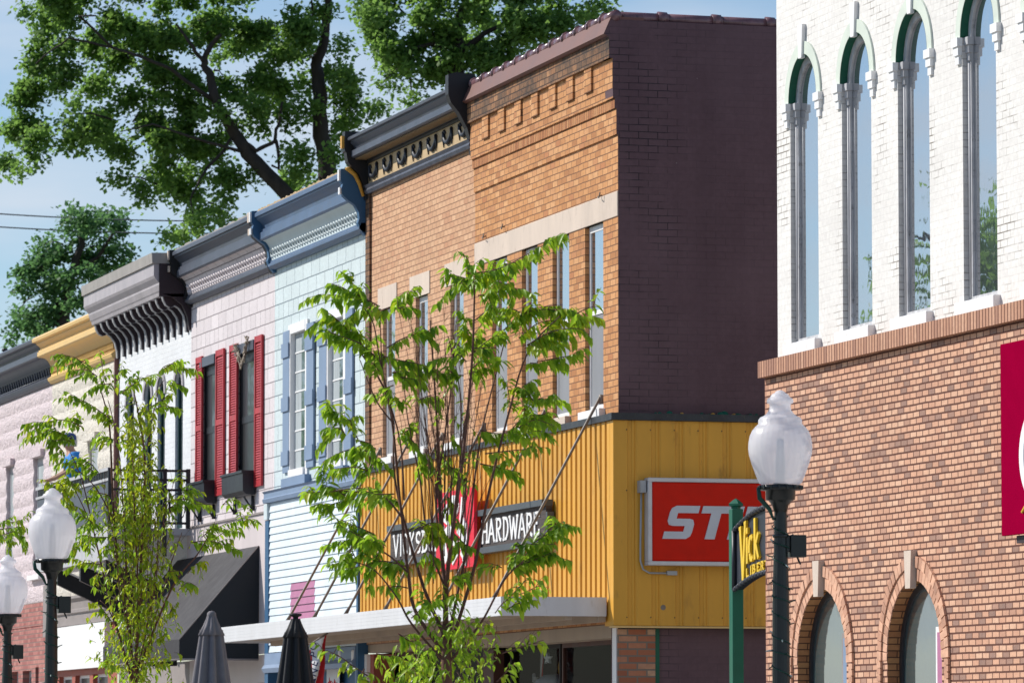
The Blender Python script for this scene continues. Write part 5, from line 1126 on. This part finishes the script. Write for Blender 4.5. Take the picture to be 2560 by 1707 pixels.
bt = [(200, 420, 120, 120), (150, 560, 100, 110), (120, 720, 120, 120), (190, 850, 100, 90), (60, 920, 55, 80), (140, 990, 60, 30), (300, 250, 120, 100), (340, 390, 110, 100), (290, 110, 110, 60), (170, 50, 80, 35), (430, 70, 110, 60), (560, 200, 100, 100), (610, 120, 110, 80),
      (540, 480, 55, 80), (600, 480, 60, 80), (480, 790, 90, 55), (400, 840, 50, 40), (560, 720, 100, 80), (640, 810, 90, 80), (700, 900, 80, 75), (690, 1040, 50, 50), (640, 700, 100, 90), (420, 620, 40, 60), (380, 720, 40, 50),
      (690, 350, 100, 80), (760, 200, 140, 100), (900, 110, 160, 120), (1000, 290, 160, 130), (880, 420, 130, 100), (800, 600, 140, 90), (900, 720, 140, 110), (1050, 590, 120, 100), (1000, 850, 140, 100), (950, 1000, 110, 80), (890, 1130, 70, 70), (1100, 980, 140, 110), (1150, 1110, 120, 80), (1290, 1050, 100, 110), (1310, 900, 90, 70), (1180, 800, 130, 90), (1110, 460, 110, 80),
      (1150, 90, 180, 120), (1350, 90, 160, 130), (1400, 290, 140, 110), (1490, 440, 120, 100), (1330, 490, 90, 70), (1500, 170, 140, 100), (1640, 330, 90, 100), (1650, 500, 90, 80), (1560, 610, 90, 60), (1470, 600, 70, 70), (1380, 740, 50, 60), (1510, 720, 50, 50), (1480, 1000, 35, 45), (1230, 1230, 100, 55), (1330, 1280, 40, 40), (1150, 1270, 90, 50), (1100, 1350, 90, 45), (1000, 1390, 50, 25),
      (1720, 140, 110, 110), (1800, 50, 140, 60), (1780, 300, 70, 60), (1760, 640, 90, 70), (1720, 720, 40, 40), (1960, 300, 60, 110), (2020, 430, 70, 90), (2000, 560, 90, 80), (2080, 650, 110, 60), (2190, 640, 60, 60), (2000, 760, 60, 50), (1800, 480, 60, 60), (1780, 200, 80, 70),
      (1780, 930, 100, 70), (1710, 1030, 70, 60), (1840, 1060, 70, 40), (1970, 880, 50, 60), (1700, 870, 40, 50), (700, 130, 60, 60), (1240, 650, 80, 60), (1420, 560, 60, 50), (1060, 700, 70, 60)]
s6 = 2.352
lim = [([(833, None, 0), (838, 1300, 0), (836, 640, 0), (820, 429, 0), (803, 340, 0), (799, 212, 0), (791, 162, 0), (816, 85, 0), (820, -40, 0)], .36, .09),
       ([(838, 900, 0), (800, 620, -.5), (718, 487, -1), (616, 382, -1), (590, 335, -1), (540, 255, -1.5), (522, 187, -1.5), (510, 157, -1.5), (527, 110, -1.5), (552, 88, -1.5)], .25, .045),
       ([(600, 350, -1), (642, 378, -1), (690, 352, -1), (697, 298, -1), (706, 255, -1)], .07, .03), ([(690, 352, -1), (697, 425, -1)], .05, .03), ([(510, 157, -1.5), (480, 118, -2), (440, 60, -2)], .06, .03),
       ([(540, 255, -1.5), (430, 175, -2), (355, 142, -2.5), (280, 119, -2.5), (170, 95, -3), (90, 160, -3)], .06, .018), ([(280, 119, -2.5), (200, 40, -3), (240, 40, -3)], .04, .02), ([(616, 382, -1), (500, 350, -2), (380, 310, -2.5), (300, 330, -2.5)], .05, .014), ([(590, 335, -1), (520, 420, -1.5), (480, 480, -2), (480, 560, -2)], .05, .015)]
bt += [(300+140*i, -90-60*(i % 3)-(40 if 3 < i < 9 else 0), 150, 110) for i in range(12)]+[(800+220*i, -300-50*(i % 2), 120, 80) for i in range(4)]
big_tree('tallest maple behind the roofs with two dark trunks and drooping limbs', 135, K(bt, s6), lim, 2700, 'leaf_maple', .145, 2.6, 'big trees behind the shops', (833, 0))
rt_ = [(350, 80, 180, 110), (560, 140, 180, 130), (750, 110, 170, 120), (950, 90, 170, 110), (1150, 80, 170, 100), (1350, 70, 160, 90), (1500, 120, 120, 90), (1620, 80, 80, 60), (1700, 40, 90, 35), (280, 300, 100, 80), (340, 420, 90, 80), (440, 340, 110, 90), (300, 530, 45, 40), (560, 390, 120, 110), (640, 490, 80, 70), (480, 530, 50, 35), (470, 640, 55, 45), (700, 350, 110, 90), (900, 390, 130, 110), (880, 250, 130, 90), (1050, 300, 140, 110), (1200, 210, 140, 110), (920, 490, 80, 50), (1060, 400, 80, 55), (230, 180, 90, 100), (1330, 200, 110, 70), (1290, 300, 60, 40), (180, 60, 80, 60)]
s7 = 2.613; f7 = lambda a, b, c=0: (850+a/s7, b/s7, c)
lim = [([(1140, None, 0), (1138, 900, 0), f7(750, 560), f7(760, 430), f7(790, 340), f7(760, 200), f7(800, 40)], .34, .08), ([f7(760, 430), f7(640, 280), f7(560, 180)], .10, .04), ([f7(790, 340), f7(950, 220), f7(1100, 140)], .1, .04), ([f7(790, 300), f7(1000, 330), f7(1200, 230)], .07, .03), ([f7(640, 280), f7(440, 330), f7(340, 400)], .06, .02)]
rt_ += [(250+170*i, -110-60*(i % 2), 160, 110) for i in range(8)]+[(480+240*i, -300, 120, 80) for i in range(3)]
big_tree('broad dark green tree behind the swag frieze and tiled parapet', 128, K(rt_, s7, 850, 0), lim, 2800, 'leaf_maple', .145, 2.4, 'big trees behind the shops', (1140, 0))
lt_ = [(560, 60, 50, 60), (640, 110, 100, 70), (850, 85, 60, 55), (930, 140, 60, 50), (740, 200, 120, 90), (900, 230, 100, 80), (600, 250, 100, 80), (340, 300, 50, 45), (420, 340, 70, 50), (330, 420, 100, 80), (480, 420, 110, 90), (700, 380, 120, 100), (880, 380, 100, 90), (1010, 430, 60, 50), (150, 560, 80, 60), (250, 550, 100, 80), (420, 600, 140, 110), (620, 560, 130, 100), (800, 530, 120, 80), (950, 500, 90, 50), (210, 690, 100, 60), (400, 780, 120, 100), (120, 860, 70, 45), (180, 930, 80, 60), (100, 980, 40, 50), (350, 900, 140, 80), (480, 900, 120, 80), (250, 1000, 90, 70), (110, 1090, 40, 60), (350, 1020, 60, 40), (560, 780, 90, 80), (270, 480, 80, 70), (540, 160, 60, 60)]
f1 = lambda a, b, c=0: (a/3.136, 500+b/3.136, c)
lim = [([(150, None, 0), f1(470, 1300), f1(500, 900), f1(560, 600), f1(640, 350), f1(620, 120)], .3, .05), ([f1(500, 900), f1(380, 650), f1(300, 480)], .09, .03), ([f1(560, 600), f1(760, 450), f1(900, 250)], .09, .03), ([f1(480, 1000), f1(300, 920), f1(150, 900)], .06, .02)]
big_tree('rounded bluish green tree beyond the yellow cornice, under the power lines', 150, K(lt_, 3.136, 0, 500), lim, 1900, 'leaf_far', .155, 2.2, 'big trees behind the shops', (150, 0))

for k, (x, y, h, r) in enumerate(((-13, 113, 15.5, 4.2), (-14, 176, 17, 5.), (-13, 192, 17.5, 5.))):
    t = thing('large_tree', ['broad tree across the street, mirrored in the old arched windows', 'leafy tree across the street, mirrored in the tan building windows', 'leafy tree across the street, mirrored in the white framed windows'][k], 'tree', (x, y, 0), 'trees across the street')
    m_ = MB(); m_.tube([(x, y, 0), (x+.1, y, h*.35), (x-.1, y+.2, h*.6), (x, y, h*.9)], [.35, .28, .18, .05], 9)
    for q in range(9):
        a = q*2.4; m_.tube([(x, y, h*(.4+.05*q)), (x+math.cos(a)*r*.5, y+math.sin(a)*r*.5, h*(.5+.05*q)), (x+math.cos(a)*r*.85, y+math.sin(a)*r*.85, h*(.52+.05*q))], [.12, .07, .02], 6)
    m_.build('trunk', 'bark_dark', t)
    kc = norm(RNG.normal(0, 1, (90, 3)))*RNG.random((90, 1))**.4*np.array([r, r, h*.34])+np.array([x, y, h*.66]); n_ = 9000
    P_ = kc[RNG.integers(0, 90, n_)]+RNG.normal(0, .45, (n_, 3)); N_ = norm(RNG.normal(0, .6, (n_, 3))+np.array([0, 0, .9])); D_ = norm(np.cross(N_, RNG.normal(0, 1, (n_, 3))))
    leaf_mesh('crown', P_, D_, N_, .3*RNG.uniform(.7, 1.3, n_), .22*np.ones(n_), 'leaf_maple', t, simple=True)
# ---- young street trees: stems, sprays of drooping leaves
def young_tree(label, d, sprays, stems, bare, base_u, group, seed, leafL=.068, fill=None, name='young_tree'):
    rg = random.Random(seed); base = at_d(base_u, HOR, d); t = thing(name, label, 'tree', (base.x, base.y, .13), group)
    m_ = MB(); P, D, N, L = [], [], [], []; PY, DY, NY, LY = [], [], [], []
    def smooth(pts, k=5):
        out = []
        for i in range(len(pts)-1):
            p0, p1, p2, p3 = pts[max(i-1, 0)], pts[i], pts[i+1], pts[min(i+2, len(pts)-1)]
            for j in range(k):
                s = j/k; out.append(.5*((2*p1)+(p2-p0)*s+(2*p0-5*p1+4*p2-p3)*s*s+(3*p1-p0-3*p2+p3)*s*s*s))
        return out+[pts[-1]]
    def leaves(path, spacing, ylw=0., size=1., start=0.):
        acc = 0; side = 1
        tot = sum((b-a).length for a, b in zip(path, path[1:])); run = 0
        for a, b in zip(path, path[1:]):
            seg = b-a; ln = seg.length
            if ln < 1e-6: continue
            dr = seg/ln; pos = 0
            while acc+(ln-pos) >= spacing:
                pos += spacing-acc; acc = 0; side = -side; q = a+dr*pos
                if (run+pos)/tot < start: continue
                lat = dr.cross(Vector((0, 0, 1)));
                if lat.length < .2: lat = Vector((math.cos(rg.random()*6.3), math.sin(rg.random()*6.3), 0))
                lat.normalize(); ang = rg.uniform(-.7, .7)
                dd = (dr*.45+lat*side*rg.uniform(.4, .9)+Vector((0, 0, -rg.uniform(.35, 1.1)))+Vector((rg.uniform(-.3, .3), rg.uniform(-.3, .3), 0))).normalized()
                nn = (Vector((0, 0, 1))+lat*side*rg.uniform(-.1, .7)+Vector((rg.uniform(-.4, .4), rg.uniform(-.4, .4), 0))).normalized()
                A = (PY, DY, NY, LY) if rg.random() < ylw else (P, D, N, L)
                A[0].append(q); A[1].append(dd); A[2].append(nn); A[3].append(leafL*size*rg.uniform(.5, 1.3))
            acc += ln-pos; run += ln
    for path, r0, r1, dz in stems:
        pts = smooth([at_d(u, v, d+dz*i/(len(path)-1)) if v is not None else Vector((base.x, base.y, .05)) for i, (u, v) in enumerate(path)])
        n_ = len(pts); m_.tube(pts, [r0+(r1-r0)*i/(n_-1) for i in range(n_)], 7)
    for path, ylw, sp in sprays:
        dz = rg.uniform(-.35, .35); pts = smooth([at_d(u, v, d+dz) for u, v in path]); n_ = len(pts)
        m_.tube(pts, [.0052+(.0018-.0052)*i/(n_-1) for i in range(n_)], 4); leaves(pts, sp, ylw)
        tot = sum((b-a).length for a, b in zip(pts, pts[1:]))
        for k in range(max(2, int(tot/.055))):                # side twigs
            i = rg.randrange(max(1, n_-1)); q = pts[i]; dr = (pts[i+1]-pts[i]).normalized() if i+1 < n_ else Vector((0, 0, 1))
            e = q+(dr*.5+Vector((rg.uniform(-.6, .6), rg.uniform(-.9, .9), rg.uniform(-.5, .45)))).normalized()*rg.uniform(.07, .17)
            tw = [q, q.lerp(e, .5)+Vector((0, 0, .012)), e]; m_.tube(tw, [.003, .002, .0012], 3); leaves(smooth(tw, 3), sp*.85, ylw)
    for path, r0 in bare:
        dz = rg.uniform(-.3, .3); pts = smooth([at_d(u, v, d+dz) for u, v in path]); n_ = len(pts); m_.tube(pts, [r0+(.0012-r0)*i/(n_-1) for i in range(n_)], 4)
        for k in range(5):
            i = rg.randrange(n_//2, n_); q = pts[i]; m_.tube([q, q+Vector((rg.uniform(-.06, .06), rg.uniform(-.06, .06), rg.uniform(.05, .2)))], [.002, .001], 3)
    if fill:
        for (u, v, ru, rv, num, ylw) in fill:
            for _ in range(num):
                a = at_d(u+rg.gauss(0, ru*.5), v+rg.uniform(-rv, rv), d+rg.uniform(-.4, .4)); e = a+Vector((rg.uniform(-.07, .07), rg.uniform(-.07, .07), rg.uniform(-.12, .12)))
                m_.tube([a, e], [.002, .0012], 3); leaves([a, a.lerp(e, .5), e], .03, ylw, .85)
    m_.build('trunk', 'bark_red', t); A = lambda x: np.array([tuple(q) for q in x])
    c = leaf_mesh('foliage', A(P), A(D), A(N), np.array(L), np.array(L)*.42, 'leaf_young', t)
    if PY: leaf_mesh('young_foliage', A(PY), A(DY), A(NY), np.array(LY), np.array(LY)*.43, 'leaf_yellow', t)
c7 = lambda *p: [(760+a/2.904, 560+b/2.904) for a, b in p]
c8 = lambda *p: [(760+a/2.3865, 1050+b/2.3865) for a, b in p]
SP = .016
sprays = [(c7((1180, 360), (1400, 330), (1640, 210), (1860, 80)), .1, SP), (c7((1300, 380), (1500, 290), (1700, 230)), .1, SP), (c7((1200, 430), (1330, 410), (1480, 440), (1580, 500)), .15, SP), (c7((1240, 420), (1120, 380), (1040, 370), (1000, 400)), .1, SP), (c7((1230, 450), (1210, 330), (1190, 250)), .1, SP), (c7((1250, 470), (1140, 430), (1080, 470)), .1, SP), (c7((1260, 520), (1380, 500), (1500, 470)), .15, SP),
          (c7((1440, 780), (1600, 650), (1820, 620), (2060, 680)), .45, SP), (c7((1500, 720), (1640, 620), (1850, 590)), .5, SP), (c7((1620, 880), (1800, 780), (2000, 760), (2080, 830)), .3, SP), (c7((1560, 830), (1700, 720), (1860, 700), (1960, 740)), .35, SP), (c7((1690, 1000), (1850, 970), (1980, 950)), .1, SP), (c7((1980, 650), (2060, 610), (2140, 600)), .2, .03), (c7((1560, 640), (1510, 620), (1440, 660)), .3, SP), (c7((1640, 1010), (1720, 1010)), .1, SP), (c7((1600, 900), (1720, 880), (1880, 850)), .3, SP),
          (c7((1150, 920), (1250, 780), (1330, 690), (1420, 670)), .3, SP), (c7((1200, 960), (1330, 850), (1450, 800)), .25, SP), (c7((1170, 930), (1090, 860), (1040, 900)), .15, SP), (c7((1180, 1000), (1120, 950), (1060, 1000)), .05, SP), (c7((1210, 1050), (1320, 980), (1400, 960)), .05, SP), (c7((1220, 870), (1180, 760), (1150, 620)), .4, SP), (c7((1240, 700), (1330, 630), (1420, 600)), .3, SP), (c7((1200, 1080), (1300, 1060), (1380, 1020)), .05, SP), (c7((1230, 900), (1300, 900), (1400, 900)), .15, SP), (c7((1160, 1100), (1090, 1090), (1050, 1060)), .05, SP),
          (c7((550, 600), (440, 540), (330, 490), (200, 430)), .1, SP), (c7((420, 530), (360, 450), (340, 380)), .1, SP), (c7((420, 560), (280, 520), (100, 510)), .05, SP), (c7((560, 620), (450, 620), (360, 680)), .1, SP), (c7((620, 610), (540, 640), (480, 640)), .3, SP), (c7((640, 590), (720, 510), (830, 480)), .1, SP), (c7((680, 610), (740, 620)), .15, SP),
          (c7((380, 830), (230, 700), (120, 700), (20, 770)), .1, SP), (c7((300, 750), (200, 660), (150, 640)), .1, SP), (c7((420, 870), (310, 830), (190, 790)), .05, SP), (c7((560, 1010), (450, 900), (340, 850), (240, 870)), .05, SP), (c7((460, 900), (440, 840)), .1, SP), (c7((600, 900), (720, 830), (850, 790), (930, 790)), .1, SP), (c7((560, 1080), (480, 1000), (440, 1040)), .05, SP), (c7((580, 960), (700, 990), (860, 1020), (960, 1060)), .1, SP), (c7((640, 1080), (760, 1060), (860, 1080)), .05, SP), (c7((600, 1000), (560, 940)), .1, SP), (c7((700, 1110), (820, 1130)), .05, SP),
          (c7((640, 1240), (540, 1260), (480, 1240)), .1, .03), (c7((830, 1280), (900, 1250), (980, 1260)), .05, SP), (c7((650, 1170), (590, 1200), (640, 1260)), .1, SP), (c7((700, 1340), (720, 1270)), .1, SP), (c7((1560, 1400), (1700, 1270), (1840, 1290)), .1, SP), (c7((1550, 1480), (1680, 1420), (1820, 1470)), .1, SP), (c7((1500, 1500), (1600, 1400), (1760, 1380)), .1, SP), (c7((1560, 1540), (1680, 1500), (1780, 1520)), .05, SP), (c7((1680, 1300), (1640, 1240), (1700, 1220)), .1, SP), (c7((1500, 1340), (1480, 1200), (1460, 1160)), .3, SP), (c7((1560, 1260), (1590, 1180), (1640, 1150)), .3, SP),
          (c7((300, 1530), (220, 1400), (130, 1340)), .1, SP), (c7((280, 1500), (230, 1480), (180, 1540)), .1, SP), (c7((300, 1450), (330, 1420)), .1, SP), (c7((400, 1580), (350, 1470), (340, 1420)), .05, SP),
          (c8((390, 190), (300, 170), (200, 200), (110, 250)), .05, SP), (c8((430, 170), (340, 150), (280, 190)), .05, SP), (c8((380, 300), (300, 280), (180, 290)), .05, SP), (c8((320, 120), (400, 150), (430, 260)), .05, SP), (c8((330, 430), (200, 420), (60, 430), (10, 430)), .05, SP), (c8((300, 470), (170, 500), (90, 560)), .05, SP), (c8((250, 450), (150, 400), (110, 390)), .05, SP), (c8((580, 490), (450, 470), (330, 480)), .05, SP), (c8((540, 440), (430, 440), (360, 420)), .05, SP), (c8((330, 680), (200, 740), (110, 740)), .05, SP), (c8((480, 760), (350, 700), (200, 620)), .05, SP), (c8((300, 800), (180, 860), (140, 850)), .05, SP), (c8((420, 680), (330, 640), (210, 590)), .05, SP), (c8((480, 720), (380, 760), (270, 850)), .05, SP), (c8((600, 870), (480, 840), (380, 860), (250, 890)), .05, SP), (c8((590, 830), (520, 900), (540, 960)), .05, SP), (c8((440, 800), (380, 900)), .05, SP),
          (c8((1250, 900), (1400, 800), (1600, 840)), .05, SP), (c8((1270, 860), (1400, 720), (1550, 600)), .05, SP), (c8((1300, 780), (1450, 680), (1540, 660)), .05, SP), (c8((1230, 880), (1330, 850), (1500, 780)), .05, SP), (c8((1180, 880), (1150, 860)), .05, .03), (c8((1260, 750), (1360, 740), (1500, 740)), .1, SP), (c8((1140, 1150), (1200, 1080), (1330, 1020), (1390, 990)), .05, .03), (c8((1210, 1130), (1280, 1090), (1300, 1120)), .05, SP), (c8((1220, 1060), (1300, 980), (1330, 940)), .05, .03),
          (c8((560, 1270), (640, 1320), (680, 1300)), .1, SP), (c8((430, 1390), (560, 1420), (700, 1450)), .2, SP), (c8((560, 1540), (650, 1480), (760, 1480)), .2, SP), (c8((1180, 1390), (1300, 1350), (1430, 1310)), .5, .05), (c8((1150, 1560), (1200, 1510), (1260, 1440)), .1, .035), (c8((420, 1550), (300, 1470), (200, 1400), (100, 1360)), .3, .045), (c8((360, 1480), (340, 1540), (400, 1560)), .2, .04),
          (c8((780, 150), (850, 250), (900, 300)), .05, SP), (c8((630, 100), (700, 200), (720, 280)), .1, SP), (c8((1050, 260), (1150, 280), (1280, 310)), .05, SP), (c8((1080, 200), (1250, 180), (1370, 170)), .05, .03), (c8((1050, 60), (1160, 80), (1260, 60)), .1, SP), (c8((700, 640), (760, 610), (820, 620)), .95, SP), (c8((680, 600), (740, 640), (720, 720)), .95, SP), (c8((740, 780), (800, 830)), .5, SP), (c8((560, 100), (620, 60), (660, 10)), .1, SP), (c8((850, 450), (880, 520), (900, 620)), .2, SP), (c8((880, 660), (940, 720), (980, 760)), .2, SP),
          (c8((700, 1140), (800, 1080), (860, 1060)), .1, SP), (c8((640, 1180), (700, 1120), (720, 1080)), .1, SP), (c8((880, 960), (950, 940), (990, 960)), .1, SP), (c8((620, 1000), (560, 990), (500, 1000)), .05, .03)]
fork = (1114, 1530)
stems = [([(1128, None), (1122, 2000), (1117, 1700), (1114, 1560)], .050, .030, 0), ([(1114, 1560), (1113, 1470), (1106, 1400), (1098, 1230), (1092, 1050), (1075, 800)], .020, .005, .3), ([(1114, 1540), (1118, 1440), (1135, 1300), (1160, 1120), (1180, 900), (1186, 740), (1184, 700)], .017, .004, -.3), ([(1116, 1600), (1060, 1470), (1010, 1300), (985, 1180), (985, 1060)], .014, .005, .4), ([(1116, 1640), (1040, 1530), (1020, 1430), (1000, 1250), (970, 1000), (900, 880), (850, 820)], .014, .004, .2),
         ([(1117, 1640), (1150, 1540), (1190, 1400), (1220, 1240), (1270, 1040), (1320, 880), (1400, 790)], .014, .004, -.2), ([(1117, 1620), (1140, 1500), (1170, 1350), (1200, 1100), (1260, 860)], .012, .004, .3), ([(1116, 1660), (1030, 1560), (990, 1490), (930, 1420), (860, 1400)], .009, .003, .1), ([(1010, 1300), (960, 1240), (900, 1220), (820, 1230)], .008, .003, 0), ([(1020, 1430), (960, 1380), (880, 1350)], .008, .003, 0), ([(1118, 1660), (1200, 1560), (1260, 1450), (1310, 1400)], .010, .004, -.2),
         ([(1106, 1400), (1090, 1250), (1110, 1100), (1130, 950), (1140, 800)], .010, .003, 0), ([(985, 1060), (950, 900), (930, 800), (880, 740)], .006, .003, 0), ([(1010, 1250), (1000, 1100), (960, 950), (950, 790)], .007, .003, 0), ([(1135, 1300), (1150, 1150), (1150, 980), (1120, 840)], .008, .003, 0), ([(1113, 1470), (1070, 1350), (1050, 1200), (1020, 1050), (1010, 960)], .008, .003, 0), ([(985, 1060), (940, 1000), (900, 900)], .006, .003, 0)]
rb = random.Random(3); bare = []
for k in range(40):
    u0 = rb.uniform(1080, 1165); v0 = rb.uniform(1250, 1480); u1 = 1105+(u0-1120)*rb.uniform(1.4, 4.0)+rb.uniform(-40, 50); v1 = rb.uniform(740, 1080)
    bare.append(([(u0, v0), (u0+(u1-u0)*.3+rb.uniform(-8, 8), v0+(v1-v0)*.45), (u1, v1)], rb.uniform(.003, .0062)))
young_tree('young tree with many bare reddish stems standing before the hardware sign', 33, sprays, stems, bare, 1128, 'young street trees', 21, .082, fill=[(1125, 1620, 90, 90, 150, .1), (1050, 1660, 60, 45, 50, .1), (1180, 1600, 60, 60, 40, .05), (1130, 1100, 60, 140, 30, .15)])
t2 = lambda *p: [(a/3.484, 800+b/3.484) for a, b in p]
t3 = lambda *p: [(a/3.093, 1200+b/3.093) for a, b in p]
SP = .021
sprays = [(t2((850, 560), (800, 460), (640, 320), (530, 350)), .15, SP), (t2((860, 500), (740, 430), (600, 460)), .1, SP), (t2((800, 420), (700, 360), (580, 400)), .15, SP), (t2((950, 640), (900, 520), (890, 380)), .1, SP), (t2((980, 560), (880, 560), (800, 600)), .05, SP), (t2((1000, 600), (1050, 480), (1100, 430)), .3, SP), (t2((960, 860), (760, 720), (640, 680), (560, 700)), .2, SP), (t2((980, 900), (900, 830), (820, 820)), .5, SP),
          (t2((720, 930), (560, 870), (380, 890), (240, 930)), .3, SP), (t2((720, 900), (640, 850), (560, 880)), .3, SP), (t2((640, 1050), (480, 970), (330, 1000), (240, 1050)), .3, SP), (t2((560, 1000), (440, 960), (300, 960)), .25, SP), (t2((560, 1160), (480, 1080), (420, 1170)), .3, SP), (t2((650, 1080), (560, 1040), (420, 1060)), .2, SP), (t2((1000, 1040), (880, 1030), (800, 1020)), .3, SP), (t2((1000, 1100), (1070, 1050), (1140, 1040)), .3, SP), (t2((940, 1090), (860, 1060)), .2, SP),
          (t2((1060, 640), (1160, 560), (1200, 540)), .2, SP), (t2((1120, 540), (1230, 500), (1330, 540)), .1, SP), (t2((1040, 640), (1100, 600)), .3, SP), (t2((1380, 470), (1440, 400), (1560, 410), (1690, 450)), .25, SP), (t2((1450, 540), (1560, 560), (1640, 600)), .2, SP), (t2((1400, 450), (1480, 390), (1520, 380)), .2, SP), (t2((1330, 790), (1420, 750), (1570, 770)), .1, SP), (t2((1260, 820), (1320, 760), (1360, 720)), .15, SP), (t2((1420, 690), (1470, 650)), .2, SP), (t2((1400, 560), (1380, 600)), .3, SP),
          (t2((840, 1330), (700, 1250), (560, 1240), (480, 1260)), .1, SP), (t2((780, 1300), (700, 1330), (640, 1300)), .15, SP), (t2((860, 1330), (800, 1260), (740, 1230)), .1, SP), (t2((600, 1560), (520, 1420), (370, 1440)), .9, SP), (t2((640, 1440), (580, 1380), (500, 1400)), .9, SP), (t2((560, 1540), (600, 1440), (680, 1420)), .8, SP), (t2((760, 1500), (820, 1440)), .5, SP),
          (t3((1560, 560), (1620, 420), (1760, 330), (1930, 300)), .15, SP), (t3((1480, 480), (1640, 470), (1820, 540)), .1, SP), (t3((1600, 500), (1740, 400), (1860, 400)), .1, SP), (t3((1560, 440), (1640, 370), (1660, 320)), .1, SP), (t3((1720, 190), (1800, 150), (1930, 220)), .1, .034), (t3((1380, 850), (1450, 790), (1520, 820)), .1, SP), (t3((1450, 720), (1510, 650), (1560, 630)), .85, SP), (t3((1300, 700), (1400, 700)), .5, SP), (t3((1350, 150), (1480, 150), (1600, 190)), .1, SP), (t3((1300, 220), (1400, 180), (1640, 190)), .1, SP), (t3((1380, 60), (1400, 0), (1380, -40)), .6, SP), (t3((1400, 100), (1500, 60)), .2, SP),
          (t3((780, 650), (660, 640), (600, 660)), .3, SP), (t3((700, 500), (620, 480), (560, 580)), .3, SP), (t3((720, 330), (640, 280), (600, 300)), .1, SP), (t3((800, 380), (700, 320), (620, 360)), .15, SP), (t3((840, 440), (720, 440), (640, 430)), .05, SP), (t3((760, 720), (700, 760)), .8, SP), (t3((860, 1090), (780, 980), (740, 960)), .6, SP), (t3((900, 1440), (830, 1380), (800, 1400)), .3, SP), (t3((1200, 1250), (1280, 1190), (1300, 1170)), .5, SP), (t3((1200, 1430), (1300, 1400)), .3, SP), (t3((1300, 1060), (1340, 960)), .9, SP), (t3((520, 130), (560, 180)), .6, SP), (t3((480, 60), (500, 160), (560, 200)), .6, SP), (t3((850, 120), (760, 100), (700, 140)), .2, SP)]
stems = [([(340, None), (338, 1900), (335, 1700)], .055, .034, 0), ([(335, 1720), (325, 1600), (305, 1480), (285, 1300), (275, 1080), (262, 1010), (246, 960)], .017, .004, .2), ([(335, 1720), (345, 1560), (355, 1350), (362, 1150), (345, 1030), (335, 980)], .018, .004, -.2), ([(335, 1710), (320, 1500), (310, 1300), (300, 1150)], .014, .004, .1), ([(337, 1710), (390, 1560), (440, 1450), (490, 1390), (520, 1340)], .013, .004, -.2), ([(337, 1700), (400, 1500), (430, 1400), (455, 1330)], .010, .003, .2), ([(333, 1710), (290, 1560), (262, 1450), (235, 1330), (205, 1200), (175, 1130)], .012, .003, .2), ([(333, 1700), (280, 1540), (250, 1500)], .009, .003, .1), ([(362, 1150), (375, 1080), (395, 980), (410, 950)], .006, .003, 0), ([(300, 1150), (285, 1060), (270, 1000)], .006, .003, 0), ([(285, 1300), (240, 1220), (190, 1170)], .007, .003, 0), ([(336, 1705), (370, 1550), (395, 1350), (380, 1200)], .011, .003, .3), ([(335, 1705), (345, 1500), (335, 1250), (330, 1080)], .012, .003, -.3), ([(235, 1330), (205, 1260), (180, 1210)], .006, .003, 0)]
rb = random.Random(9); bare = []
for k in range(20):
    u0 = rb.uniform(300, 390); v0 = rb.uniform(1480, 1650); u1 = 340+(u0-340)*rb.uniform(1.2, 2.6)+rb.uniform(-15, 20); v1 = rb.uniform(1150, 1420)
    bare.append(([(u0, v0), (u0+(u1-u0)*.35+rb.uniform(-5, 5), v0+(v1-v0)*.5), (u1, v1)], rb.uniform(.003, .006)))
young_tree('bushy yellow-green young tree between the lamp and the black awning', 44, sprays, stems, bare, 340, 'young street trees', 33, .078, fill=[(345, 1180, 48, 170, 420, .75), (350, 1400, 68, 170, 560, .68), (335, 1620, 75, 90, 340, .55), (255, 1310, 50, 60, 45, .25), (270, 1400, 50, 80, 50, .35), (410, 1300, 30, 90, 40, .5)])
sprays = [(t3((-150, 420), (0, 340), (110, 320), (210, 290)), .1, SP), (t3((-150, 460), (0, 430), (110, 400), (180, 470)), .1, SP), (t3((-120, 400), (60, 370), (200, 360)), .1, SP), (t3((-120, 480), (20, 460), (80, 480)), .1, SP)]
young_tree('young street tree of which one leafy branch shows, before the pink front', 48, sprays, [([(-200, None), (-200, 1800), (-160, 1500), (-60, 1345)], .05, .008, 0)], [], -200, 'young street trees', 44, .075)
